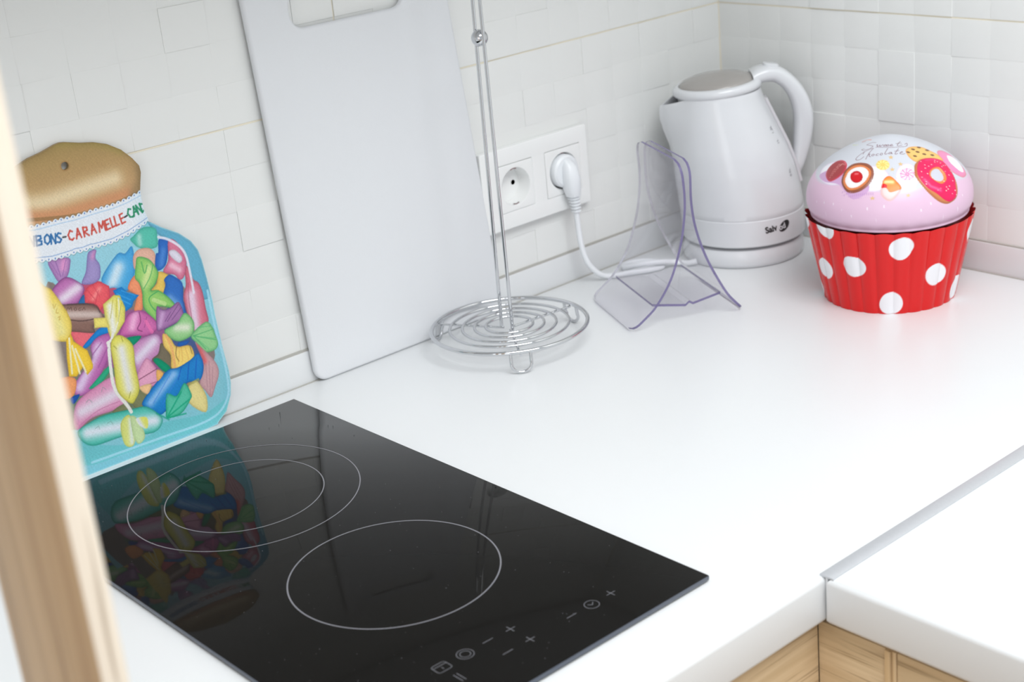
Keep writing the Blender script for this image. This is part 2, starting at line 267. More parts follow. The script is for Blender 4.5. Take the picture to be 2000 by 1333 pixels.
# printed artwork: outlines in millimetres on the printed surface, colours in sRGB
SHAPES=[('p',[(62.3,199.6),(79.3,187.9),(94.1,176.6),(102.3,164.5),(105.3,152.6),(106.3,118.6),(90.9,123.3),(91.0,149.3),(85.6,168.0),(67.4,187.5)],(95,170,200),(57,102,120),0.45,None,1),('p',[(-40.2,167.4),(-23.5,162.4),(-4.1,162.0),(13.4,151.3),(35.7,147.4),(51.8,153.7),(69.3,151.4),(83.7,133.1),(95.3,92.3),(100.5,64.2),(86.0,48.4),(78.4,42.2),(54.4,32.9),(30.7,29.7),(-11.9,39.3),(-37.1,42.9),(-63.7,61.0)],(132,120,116),None,0,None,1),('p',[(55.0,113.5),(78.5,123.3),(89.4,94.1),(84.5,63.7),(67.0,69.5),(53.8,94.0)],(70,90,140),None,0,None,1),('p',[(-1.6,123.0),(37.2,127.5),(58.1,99.8),(48.6,69.9),(12.7,70.6),(-9.3,89.4)],(150,90,140),None,0,None,1),('p',[(-32.8,86.2),(6.9,84.0),(32.1,64.0),(32.4,37.8),(-10.7,44.6),(-39.3,57.8)],(110,130,110),None,0,None,1),('p',[(-6.2,165.3),(22.0,151.5),(17.4,130.9),(-8.8,141.7)],(190,80,110),None,0,None,1),('p',[(46.4,190.2),(56.7,195.2),(67.5,191.6),(67.9,184.3),(66.0,175.5),(56.3,176.0),(48.6,179.6),(45.0,184.2),(42.9,188.3)],(85,190,170),(34,127,110),0.54,([(51.4,188.8),(50.7,181.9)],2.5,(160,215,205)),1),('p',[(10.4,163.1),(28.4,179.2),(35.7,177.8),(43.1,182.3),(43.0,170.3),(40.2,157.9),(31.2,146.1),(19.8,151.9),(13.9,153.7)],(70,165,220),(34,110,170),0.675,([(27.1,167.7),(17.7,153.8)],6,(205,228,242)),1),('p',[(42.3,172.9),(48.5,177.8),(58.4,176.2),(62.8,169.5),(60.0,159.4),(53.1,157.8),(46.6,163.3),(41.2,162.4)],(226,178,158),(170,119,102),0.54,None,1),('p',[(68.3,180.6),(72.9,180.4),(77.9,177.9),(75.0,167.9),(70.3,157.5),(62.6,154.6),(60.7,160.3),(63.5,169.6),(66.0,170.4)],(36,104,190),(17,68,140),0.675,([(70.8,170.5),(66.6,158.6)],3,(70,130,205)),1),('p',[(87.6,152.5),(91.6,148.4),(93.5,138.2),(98.1,133.1),(100.2,123.5),(100.3,108.4),(100.6,96.9),(94.5,92.7),(85.8,90.2),(83.6,99.2),(81.6,108.9),(81.1,125.5),(85.6,135.4)],(212,112,135),(144,59,80),0.81,([(89.0,124.6),(86.8,91.4)],5,(228,205,225)),1),('l',[(88.2,136.1),(85.6,120.4),(85.0,98.0)],0.7,(150,70,100),0.6),('p',[(77.0,177.5),(83.2,176.5),(89.0,166.1),(90.5,154.7),(85.6,142.8),(80.4,141.3),(76.8,146.8),(66.9,152.6),(73.5,161.0)],(214,120,150),(144,59,93),0.675,([(75.6,156.0),(82.2,149.7)],3,(235,185,205)),1),('p',[(75.9,168.3),(81.4,168.2),(86.4,161.7),(86.6,157.2),(82.8,156.1),(77.1,162.9)],(225,220,235),(135,132,141),0.45,None,1),('p',[(39.7,156.9),(43.3,152.2),(43.8,140.4),(40.7,126.0),(33.2,127.6),(38.1,139.2),(31.6,147.8)],(242,152,110),(191,93,59),0.675,None,1),('p',[(62.5,153.9),(71.4,147.7),(66.6,143.9),(65.5,135.4),(58.5,136.0),(52.2,139.4),(58.9,144.7)],(232,196,95),(161,119,42),0.54,None,1),('p',[(71.5,148.4),(76.5,145.4),(82.7,137.0),(80.3,122.0),(80.0,109.4),(74.1,112.0),(71.1,120.4),(63.3,132.4),(66.7,140.9),(66.2,145.5)],(42,108,190),(17,63,136),0.675,([(67.8,127.3),(74.6,117.8)],4,(120,170,225)),1),('p',[(46.1,171.7),(54.0,168.7),(58.9,163.0),(62.2,152.6),(57.1,143.8),(52.4,140.1),(59.0,138.1),(66.7,129.9),(72.0,120.8),(70.5,117.6),(55.8,123.6),(53.0,110.4),(45.0,121.0),(42.1,129.2),(43.8,140.4),(42.7,149.5),(40.0,154.7),(43.1,165.3)],(150,205,108),(51,140,76),0.9,([(54.9,159.0),(47.5,146.6)],4,(205,225,150)),1),('l',[(48.8,166.6),(49.6,156.2),(53.3,162.4)],1,(70,165,90),0.8),('l',[(58.5,160.9),(54.2,152.0),(46.1,143.4)],0.9,(70,165,90),0.7),('l',[(58.9,137.4),(49.5,134.3),(49.5,127.0),(54.6,118.0)],1,(60,160,90),0.8),('l',[(52.8,131.2),(62.4,124.5)],3.5,(195,222,150),0.8),('p',[(-32.1,189.0),(-26.0,190.7),(-13.7,187.9),(-14.0,181.7),(-18.6,173.2),(-26.4,170.6),(-30.1,179.4)],(180,135,190),(102,68,127),0.675,([(-18.1,187.8),(-20.4,180.8)],3,(220,150,200)),1),('l',[(-25.7,189.2),(-24.0,174.8)],0.7,(120,80,150),0.6),('l',[(-16.9,186.7),(-22.6,174.4)],0.6,(130,90,160),0.6),('l',[(-30.0,189.1),(-25.7,176.7)],0.6,(120,80,150),0.5),('p',[(2.7,186.1),(6.2,188.6),(11.2,187.9),(9.0,181.5),(11.5,174.4),(9.1,163.7),(2.1,160.8),(-7.6,163.7),(-1.9,172.6)],(160,145,198),(93,85,144),0.675,([(9.4,186.3),(7.1,182.7)],2.5,(215,150,200)),1),('p',[(-34.9,164.8),(-24.6,172.2),(-17.3,172.2),(-8.8,164.8),(-6.3,159.8),(-9.2,153.5),(-16.3,148.2),(-29.3,151.9),(-32.0,159.0)],(188,112,176),(106,51,110),0.8775000000000001,([(-30.9,154.4),(-11.0,161.9)],5,(230,215,232)),1),('p',[(-14.2,147.9),(-7.5,154.4),(-5.9,145.4)],(40,110,170),(24,66,102),0.45,None,1),('p',[(-7.2,155.8),(-3.4,159.6),(6.7,161.6),(9.4,160.1),(15.7,154.6),(14.3,145.0),(8.5,139.6),(2.5,136.4),(-1.7,144.1),(-8.5,146.9)],(234,92,102),(174,42,63),0.675,([(6.8,155.1),(-0.8,148.1)],2,(245,135,135)),0),('p',[(18.1,149.9),(26.3,150.9),(30.7,144.8),(40.5,139.1),(34.5,135.3),(32.1,131.2),(25.7,129.0),(22.9,136.1),(20.0,142.5)],(14,134,208),(4,85,157),0.54,None,0),('p',[(-26.1,127.4),(-5.9,120.2),(-18.0,110.4),(-23.2,115.5),(-25.8,122.5)],(234,110,122),(187,68,85),0.54,None,1),('p',[(-42.5,157.4),(-28.7,151.9),(-7.7,146.1),(-0.2,141.8),(3.9,135.0),(5.2,127.8),(-5.3,125.6),(-6.4,119.7),(-24.9,126.6),(-48.1,133.7)],(138,104,94),(68,51,51),0.675,([(-26.8,142.5),(0.8,133.9)],4,(205,185,178)),1),('l',[(-24.5,137.1),(-15.0,133.0),(-3.8,131.3)],0.8,(70,50,50),0.9),('l',[(-23.6,150.3),(-1.3,143.5),(2.6,135.4)],1.2,(75,60,60),0.7),('l',[(-25.8,145.6),(-23.9,147.7),(-22.9,145.8),(-21.2,147.2),(-21.1,144.1)],0.5,(90,65,60),0.9),('l',[(-19.2,144.9),(-17.4,145.5),(-16.7,143.9),(-18.2,143.3),(-19.2,144.9)],0.5,(90,65,60),0.9),('l',[(-12.7,144.0),(-14.7,144.1),(-15.0,142.5),(-13.1,142.2)],0.5,(90,65,60),0.9),('l',[(-12.1,141.6),(-10.3,143.5),(-9.7,141.2)],0.5,(90,65,60),0.9),('p',[(31.1,126.6),(39.7,125.4),(49.4,115.3),(51.9,106.0),(40.5,101.9),(26.6,106.4),(15.6,109.9),(20.5,118.8),(26.4,125.3)],(206,108,172),(127,51,110),0.81,([(33.5,124.5),(28.2,113.6)],4,(240,175,215)),1),('l',[(37.3,124.7),(36.9,116.4),(32.7,110.7),(36.5,107.4)],0.9,(120,50,100),0.8),('l',[(43.4,118.6),(39.3,110.0)],0.7,(140,60,120),0.6),('l',[(41.8,114.9),(45.4,103.9)],3,(240,120,180),0.7),('p',[(54.4,124.3),(59.5,120.0),(67.0,119.7),(75.9,122.0),(78.0,106.4),(69.9,104.6),(55.7,102.7),(50.2,105.2)],(168,118,172),(97,59,110),0.81,([(59.0,118.0),(53.6,106.9)],2.5,(200,160,205)),1),('l',[(74.8,120.2),(61.6,108.7)],0.8,(100,60,110),0.6),('p',[(6.5,121.1),(7.1,116.1),(-3.4,115.3),(-14.7,109.3),(-18.6,111.2),(-5.2,120.0),(1.0,122.2)],(22,138,214),(8,76,153),0.54,None,1),('p',[(-11.8,109.7),(-3.4,115.3),(7.4,113.2),(2.5,96.7),(-7.8,83.3),(-22.0,71.3),(-33.3,71.8),(-33.9,81.1),(-19.9,93.0),(-12.8,99.0)],(190,108,176),(127,59,127),0.675,([(-5.4,106.3),(-29.0,78.0)],5,(224,200,232)),1),('p',[(24.4,96.5),(31.4,101.3),(49.3,101.2),(52.5,91.6),(48.4,82.9),(38.2,77.7),(34.2,73.3),(24.6,70.8),(23.1,84.2)],(202,142,190),(114,68,119),0.7425000000000002,([(45.1,95.4),(26.2,84.6)],5,(226,214,234)),1),('p',[(20.6,106.2),(34.9,103.7),(26.2,98.0),(23.9,100.9)],(0,150,112),(0,90,67),0.45,None,1),('p',[(1.8,88.5),(-1.7,81.2),(-12.8,73.8),(-21.4,73.9),(-16.2,77.8)],(50,178,136),(17,119,85),0.54,None,1),('p',[(-40.8,52.7),(-34.6,65.9),(-18.7,73.0),(2.4,77.0),(3.5,62.4),(9.7,50.2),(-4.1,48.0),(-24.4,48.2),(-37.1,42.9),(-41.0,44.3)],(222,150,188),(165,93,136),0.675,([(-32.5,56.7),(1.9,61.6)],6,(228,214,230)),1),('l',[(-34.9,46.3),(-17.6,52.8),(3.1,54.0)],0.8,(200,120,165),0.7),('p',[(25.2,73.5),(34.8,83.1),(39.6,77.3),(42.7,67.6),(39.0,57.3),(23.4,58.4),(23.1,67.1)],(232,168,198),(161,93,136),0.675,None,1),('l',[(24.5,66.6),(42.6,70.5)],0.9,(130,70,100),0.8),('l',[(23.7,59.7),(39.4,59.3)],0.8,(150,80,110),0.7),('p',[(51.8,91.8),(58.3,79.6),(57.9,66.8),(51.0,66.9),(40.0,79.3),(47.0,83.4)],(122,112,92),(68,63,55),0.675,None,1),('p',[(13.5,47.4),(22.4,57.3),(29.2,50.6),(22.7,38.4)],(128,132,96),(76,79,57),0.45,None,1),('p',[(-5.8,47.1),(6.8,50.6),(13.1,45.4),(3.5,42.4)],(128,132,96),(76,79,57),0.45,None,1),('p',[(41.3,78.1),(46.1,79.4),(55.7,67.5),(49.8,64.9)],(0,152,112),(0,102,76),0.54,None,1),('p',[(57.0,101.6),(69.9,104.6),(79.0,111.1),(85.2,104.1),(86.0,96.7),(82.1,89.2),(69.3,87.6),(61.2,93.1)],(150,206,138),(59,140,76),0.81,([(69.0,100.6),(79.1,97.4)],4,(220,230,205)),1),('p',[(81.3,89.5),(97.8,97.0),(103.4,89.7),(104.5,83.5),(105.8,74.3),(101.5,69.1),(90.7,70.4),(84.3,81.3)],(150,208,145),(59,144,89),0.81,None,1),('l',[(83.4,88.1),(103.1,88.3)],0.9,(70,170,105),0.7),('l',[(83.4,88.1),(104.1,77.8)],0.9,(70,170,105),0.7),('l',[(83.4,88.1),(92.7,72.7)],0.9,(70,170,105),0.7),('p',[(55.0,99.4),(61.2,93.1),(65.4,83.8),(78.6,80.5),(79.6,66.8),(68.5,62.0),(56.8,65.4),(58.1,78.3),(53.4,88.5)],(246,214,118),(170,127,51),0.675,None,1),('l',[(57.5,97.1),(60.6,83.2),(60.0,66.1)],2.5,(235,170,110),0.7),('l',[(65.5,84.5),(63.1,76.6),(64.8,70.3)],0.8,(110,80,50),0.7),('l',[(77.9,80.5),(78.6,72.9)],0.7,(110,90,50),0.7),('p',[(67.6,86.7),(78.9,85.5),(74.4,82.7),(67.6,83.5)],(28,100,190),(16,60,114),0.45,None,1),('p',[(83.6,81.5),(87.4,77.4),(99.3,58.7),(100.8,46.4),(94.4,35.2),(88.8,27.4),(84.1,35.7),(80.4,44.5),(87.6,59.7)],(206,165,170),(136,93,102),0.54,([(85.9,77.8),(88.9,62.2)],3,(225,105,110)),1),('l',[(93.4,60.7),(88.5,29.8)],0.8,(170,120,130),0.6),('p',[(23.8,46.7),(36.6,56.7),(52.3,65.8),(62.9,65.1),(76.0,68.0),(84.5,71.3),(87.6,59.7),(81.7,47.0),(68.7,48.5),(61.1,42.3),(39.7,29.0),(31.6,33.7),(23.5,41.7)],(30,132,206),(8,80,153),0.81,([(57.3,60.4),(30.5,42.8)],4.5,(140,190,238)),1),('l',[(65.8,64.1),(60.6,54.2)],1.2,(20,85,185),0.6),('l',[(73.9,65.7),(69.3,51.2)],1.2,(20,85,185),0.6),('l',[(82.1,67.4),(76.9,50.1)],1.2,(20,85,185),0.6),('p',[(68.5,44.1),(74.8,47.9),(79.1,45.6),(84.5,29.7),(80.7,15.8),(66.3,30.1)],(234,220,150),(170,153,85),0.675,None,1),('l',[(69.9,46.6),(79.5,47.7)],2.5,(170,165,95),0.7),('p',[(47.2,45.7),(56.0,40.4),(65.8,49.5),(70.3,37.6),(68.4,32.4),(57.0,23.1),(43.2,23.7),(43.2,31.0)],(90,198,168),(17,140,106),0.9,None,1),('l',[(43.5,25.0),(61.1,42.3)],1.4,(20,165,125),0.75),('l',[(43.3,24.4),(66.9,32.9)],1.4,(20,165,125),0.75),('l',[(43.2,23.7),(61.4,21.5)],1.4,(20,165,125),0.75),('p',[(23.0,59.9),(34.8,59.0),(29.3,51.2)],(250,206,152),(150,123,91),0.45,None,1),('p',[(42.5,69.8),(48.1,64.3),(41.0,59.5)],(250,190,110),(150,114,66),0.45,None,1),('p',[(-37.0,37.1),(-26.8,24.8),(3.0,13.6),(27.5,15.4),(38.0,21.1),(79.0,15.2),(104.4,21.1),(103.9,10.8),(87.4,1.6),(55.8,2.7),(10.4,6.4),(-40.4,9.8)],(112,196,204),None,0,None,1),('p',[(-39.6,41.0),(-28.0,45.2),(-13.1,46.9),(12.6,43.4),(25.6,41.0),(35.5,30.8),(38.3,22.5),(27.5,15.4),(-1.0,22.3),(-27.1,23.5),(-37.0,30.7)],(84,196,180),(25,131,114),0.81,([(-31.2,37.1),(31.3,25.8)],6.5,(222,232,242)),1),('l',[(34.1,31.4),(44.3,21.8)],1.5,(30,160,130),0.7),('p',[(-54.3,187.3),(-39.3,171.1),(-33.8,165.5),(-26.0,145.7),(-23.8,134.1),(-26.6,124.1),(-30.6,120.0),(-42.0,124.3),(-65.6,139.3)],(241,216,104),(174,140,51),0.675,([(-36.0,150.1),(-34.0,129.2)],5,(238,226,150)),1),('p',[(-31.6,121.6),(-26.3,125.4),(-25.4,118.3),(-15.3,106.7),(-13.3,93.6),(-14.1,90.3),(-20.1,86.1),(-22.5,93.9),(-29.6,87.9),(-36.1,90.2),(-34.5,106.2)],(246,208,66),(182,136,34),0.6075,None,0),('l',[(-28.7,122.1),(-32.9,91.8)],1.6,(240,236,200),0.9),('l',[(-27.6,114.9),(-26.3,89.6)],1.6,(240,236,200),0.9),('l',[(-25.5,111.5),(-20.8,89.1)],1.6,(240,236,200),0.9),('p',[(-46.0,89.4),(-37.4,90.6),(-30.8,85.6),(-33.8,75.5),(-38.9,71.7),(-46.7,74.4)],(246,166,110),(191,110,59),0.54,None,1),('p',[(-38.9,71.7),(-30.3,72.2),(-37.5,65.6)],(30,90,180),(18,54,108),0.45,None,1),('p',[(6.7,141.0),(17.9,146.1),(23.3,144.2),(25.8,132.4),(22.8,120.9),(15.0,113.6),(7.7,106.9),(6.2,116.4),(6.1,128.8)],(232,224,118),(161,153,51),0.675,([(12.5,137.9),(11.2,116.2)],3.5,(238,238,228)),0),('l',[(21.4,142.1),(18.6,126.3),(11.6,114.7)],1.2,(238,238,228),0.8),('p',[(-3.9,132.0),(6.9,129.3),(8.4,119.8),(-0.3,122.6),(-5.1,123.4)],(240,226,120),(170,153,68),0.54,None,0),('l',[(3.5,107.5),(7.4,109.0),(9.9,113.8)],2.5,(232,230,222),1),('l',[(4.3,107.3),(1.5,85.8),(1.1,66.1),(9.1,47.6),(11.3,41.0)],3,(232,232,226),1),('p',[(6.0,106.0),(15.1,111.0),(25.3,99.0),(23.9,81.1),(23.4,59.8),(18.0,50.9),(12.3,48.6),(3.0,63.3),(4.4,84.8)],(230,224,104),(153,148,51),0.7425000000000002,([(14.5,98.3),(14.0,61.6)],5,(232,232,226)),1),('p',[(-0.7,33.8),(8.7,39.3),(11.5,25.0),(7.2,11.1),(-0.9,14.7)],(220,226,132),(161,170,76),0.54,([(9.1,34.6),(6.3,13.8)],2.5,(226,236,226)),1),('p',[(9.7,37.2),(16.1,32.0),(19.2,15.5),(12.1,10.4),(8.6,18.8)],(204,226,172),(144,174,110),0.54,None,1),('p',[(14.1,33.5),(24.2,31.3),(22.8,21.5),(16.3,26.1)],(226,226,110),None,0,([(14.6,35.5),(18.5,22.4)],2.5,(226,232,240)),1),('l',[(-25.7,146.9),(-25.2,140.0)],0.7,(200,160,60),0.6),('l',[(-35.8,154.0),(-35.6,150.6),(-33.6,153.4)],0.7,(200,160,60),0.6),('l',[(-33.5,149.3),(-34.7,146.3),(-32.9,145.8)],0.7,(200,160,60),0.6),('l',[(-34.0,142.1),(-32.0,142.4),(-33.7,140.0),(-32.0,140.0)],0.7,(200,160,60),0.6),('l',[(66.2,115.8),(59.4,109.3)],0.8,(110,70,125),0.7),('l',[(77.1,116.7),(66.1,108.7)],0.8,(110,70,125),0.7),('l',[(-5.4,159.6),(0.9,146.9)],0.8,(205,60,80),0.6),('l',[(1.2,160.4),(5.5,148.2)],0.8,(205,60,80),0.6),('l',[(5.3,153.7),(0.1,143.1)],0.8,(205,60,80),0.6),('l',[(20.9,146.3),(32.0,137.5)],0.8,(90,180,235),0.6),('l',[(21.4,142.1),(31.1,133.6)],0.8,(90,180,235),0.6),('l',[(25.5,147.7),(37.0,140.1)],0.8,(90,180,235),0.6),('l',[(16.3,142.2),(10.8,127.4)],0.9,(180,170,60),0.55),('l',[(20.0,142.5),(15.9,127.2)],0.9,(180,170,60),0.55),('l',[(23.2,137.4),(17.0,122.7)],0.9,(180,170,60),0.55),('l',[(8.3,103.2),(10.4,99.7)],0.8,(150,150,60),0.7),('l',[(16.7,108.1),(17.3,104.4)],0.8,(150,150,60),0.7),('l',[(11.9,53.8),(14.5,58.6)],0.8,(150,150,60),0.7),('l',[(89.8,59.0),(86.9,37.7)],0.9,(175,130,140),0.55),('l',[(95.9,53.9),(91.1,34.8)],0.9,(175,130,140),0.55),('l',[(89.4,94.1),(101.5,91.8)],0.8,(80,180,115),0.6),('l',[(87.6,86.0),(103.7,79.4)],0.8,(80,180,115),0.6),('l',[(87.1,83.3),(95.7,71.7)],0.8,(80,180,115),0.6),('l',[(-23.8,38.0),(-20.7,39.0),(-19.9,36.2)],0.6,(110,150,140),0.5),('l',[(-12.1,38.7),(-9.0,39.4),(-7.5,36.3)],0.6,(110,150,140),0.5),('l',[(-11.3,67.6),(-9.1,71.1),(-6.9,68.2)],0.6,(110,150,140),0.5),('l',[(-26.7,63.1),(-23.5,64.8),(-21.4,61.3)],0.6,(110,150,140),0.5),('l',[(69.6,81.7),(68.4,69.1)],0.6,(225,165,80),0.6),('l',[(73.2,80.5),(74.5,68.5)],0.6,(225,165,80),0.6),('l',[(67.8,80.8),(63.5,67.8)],0.6,(225,165,80),0.6),('l',[(46.8,61.8),(28.0,45.2)],1.0,(60,130,225),0.5),('l',[(54.6,62.1),(33.3,41.8)],1.0,(60,130,225),0.5),('l',[(63.2,59.2),(41.5,37.5)],1.0,(60,130,225),0.5),('l',[(-12.2,101.5),(-1.9,109.3)],1.2,(150,80,150),0.6),('l',[(-9.3,89.4),(2.6,103.6)],1.2,(150,80,150),0.5),('l',[(68.8,183.2),(77.3,178.8),(86.6,170.1),(91.0,160.4),(91.8,145.4),(91.7,126.1)],2.2,(224,224,238),0.95),('l',[(105.1,123.9),(105.7,89.0),(108.0,61.8),(108.1,34.9),(104.4,21.1),(92.4,10.3),(72.5,7.0),(41.3,8.1),(3.5,9.0),(-33.1,9.9)],2.2,(170,220,238),0.8)]
OUT=[(4.3,281.0),(17.4,277.4),(29.1,275.2),(40.4,271.1),(51.2,264.0),(59.3,255.2),(64.5,247.2),(64.8,241.3),(62.7,233.7),(60.7,226.0),(60.5,217.8),(61.0,208.3),(63.2,198.8),(73.4,191.0),(88.5,181.5),(98.5,171.7),(103.5,162.4),(105.5,152.5),(107.0,134.7),(108.2,114.3),(108.0,99.9),(109.4,68.7),(111.2,45.8),(110.8,34.0),(108.4,22.8),(101.2,9.5),(90.7,1.9),(78.8,-1.0),(62.6,-2.1)]
LIDLOW=[(-39.1,224.9),(-19.2,222.4),(-0.5,220.3),(16.7,221.0),(34.1,221.1),(46.9,222.5),(60.5,225.5)]
BANDLOW=[(-40.7,195.9),(-23.8,192.2),(-7.2,191.0),(9.7,190.4),(27.1,190.2),(42.9,193.0),(55.2,196.8),(62.9,199.5)]
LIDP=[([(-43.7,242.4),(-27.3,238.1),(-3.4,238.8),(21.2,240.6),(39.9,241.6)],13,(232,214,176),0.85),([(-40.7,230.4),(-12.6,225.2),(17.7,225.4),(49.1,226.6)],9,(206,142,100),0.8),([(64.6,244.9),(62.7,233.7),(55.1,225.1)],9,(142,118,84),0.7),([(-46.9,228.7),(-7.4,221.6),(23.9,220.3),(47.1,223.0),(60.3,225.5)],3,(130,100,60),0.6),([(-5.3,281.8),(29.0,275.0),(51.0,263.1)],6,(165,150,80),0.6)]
LETTERS=[('B',-35.3,208.8),('O',-28.5,207.9),('N',-23.0,206.8),('S',-18.1,206.4),('-',-13.4,205.8),('C',-8.1,205.7),('A',-1.2,205.6),('R',5.8,205.4),('A',12.3,205.7),('M',19.7,205.7),('E',26.1,206.0),('L',31.1,206.8),('L',34.9,207.1),('E',40.1,207.6),('-',43.4,208.4),('C',47.6,210.0),('A',52.3,210.8),('N',56.6,211.5),('D',60.4,212.2)]
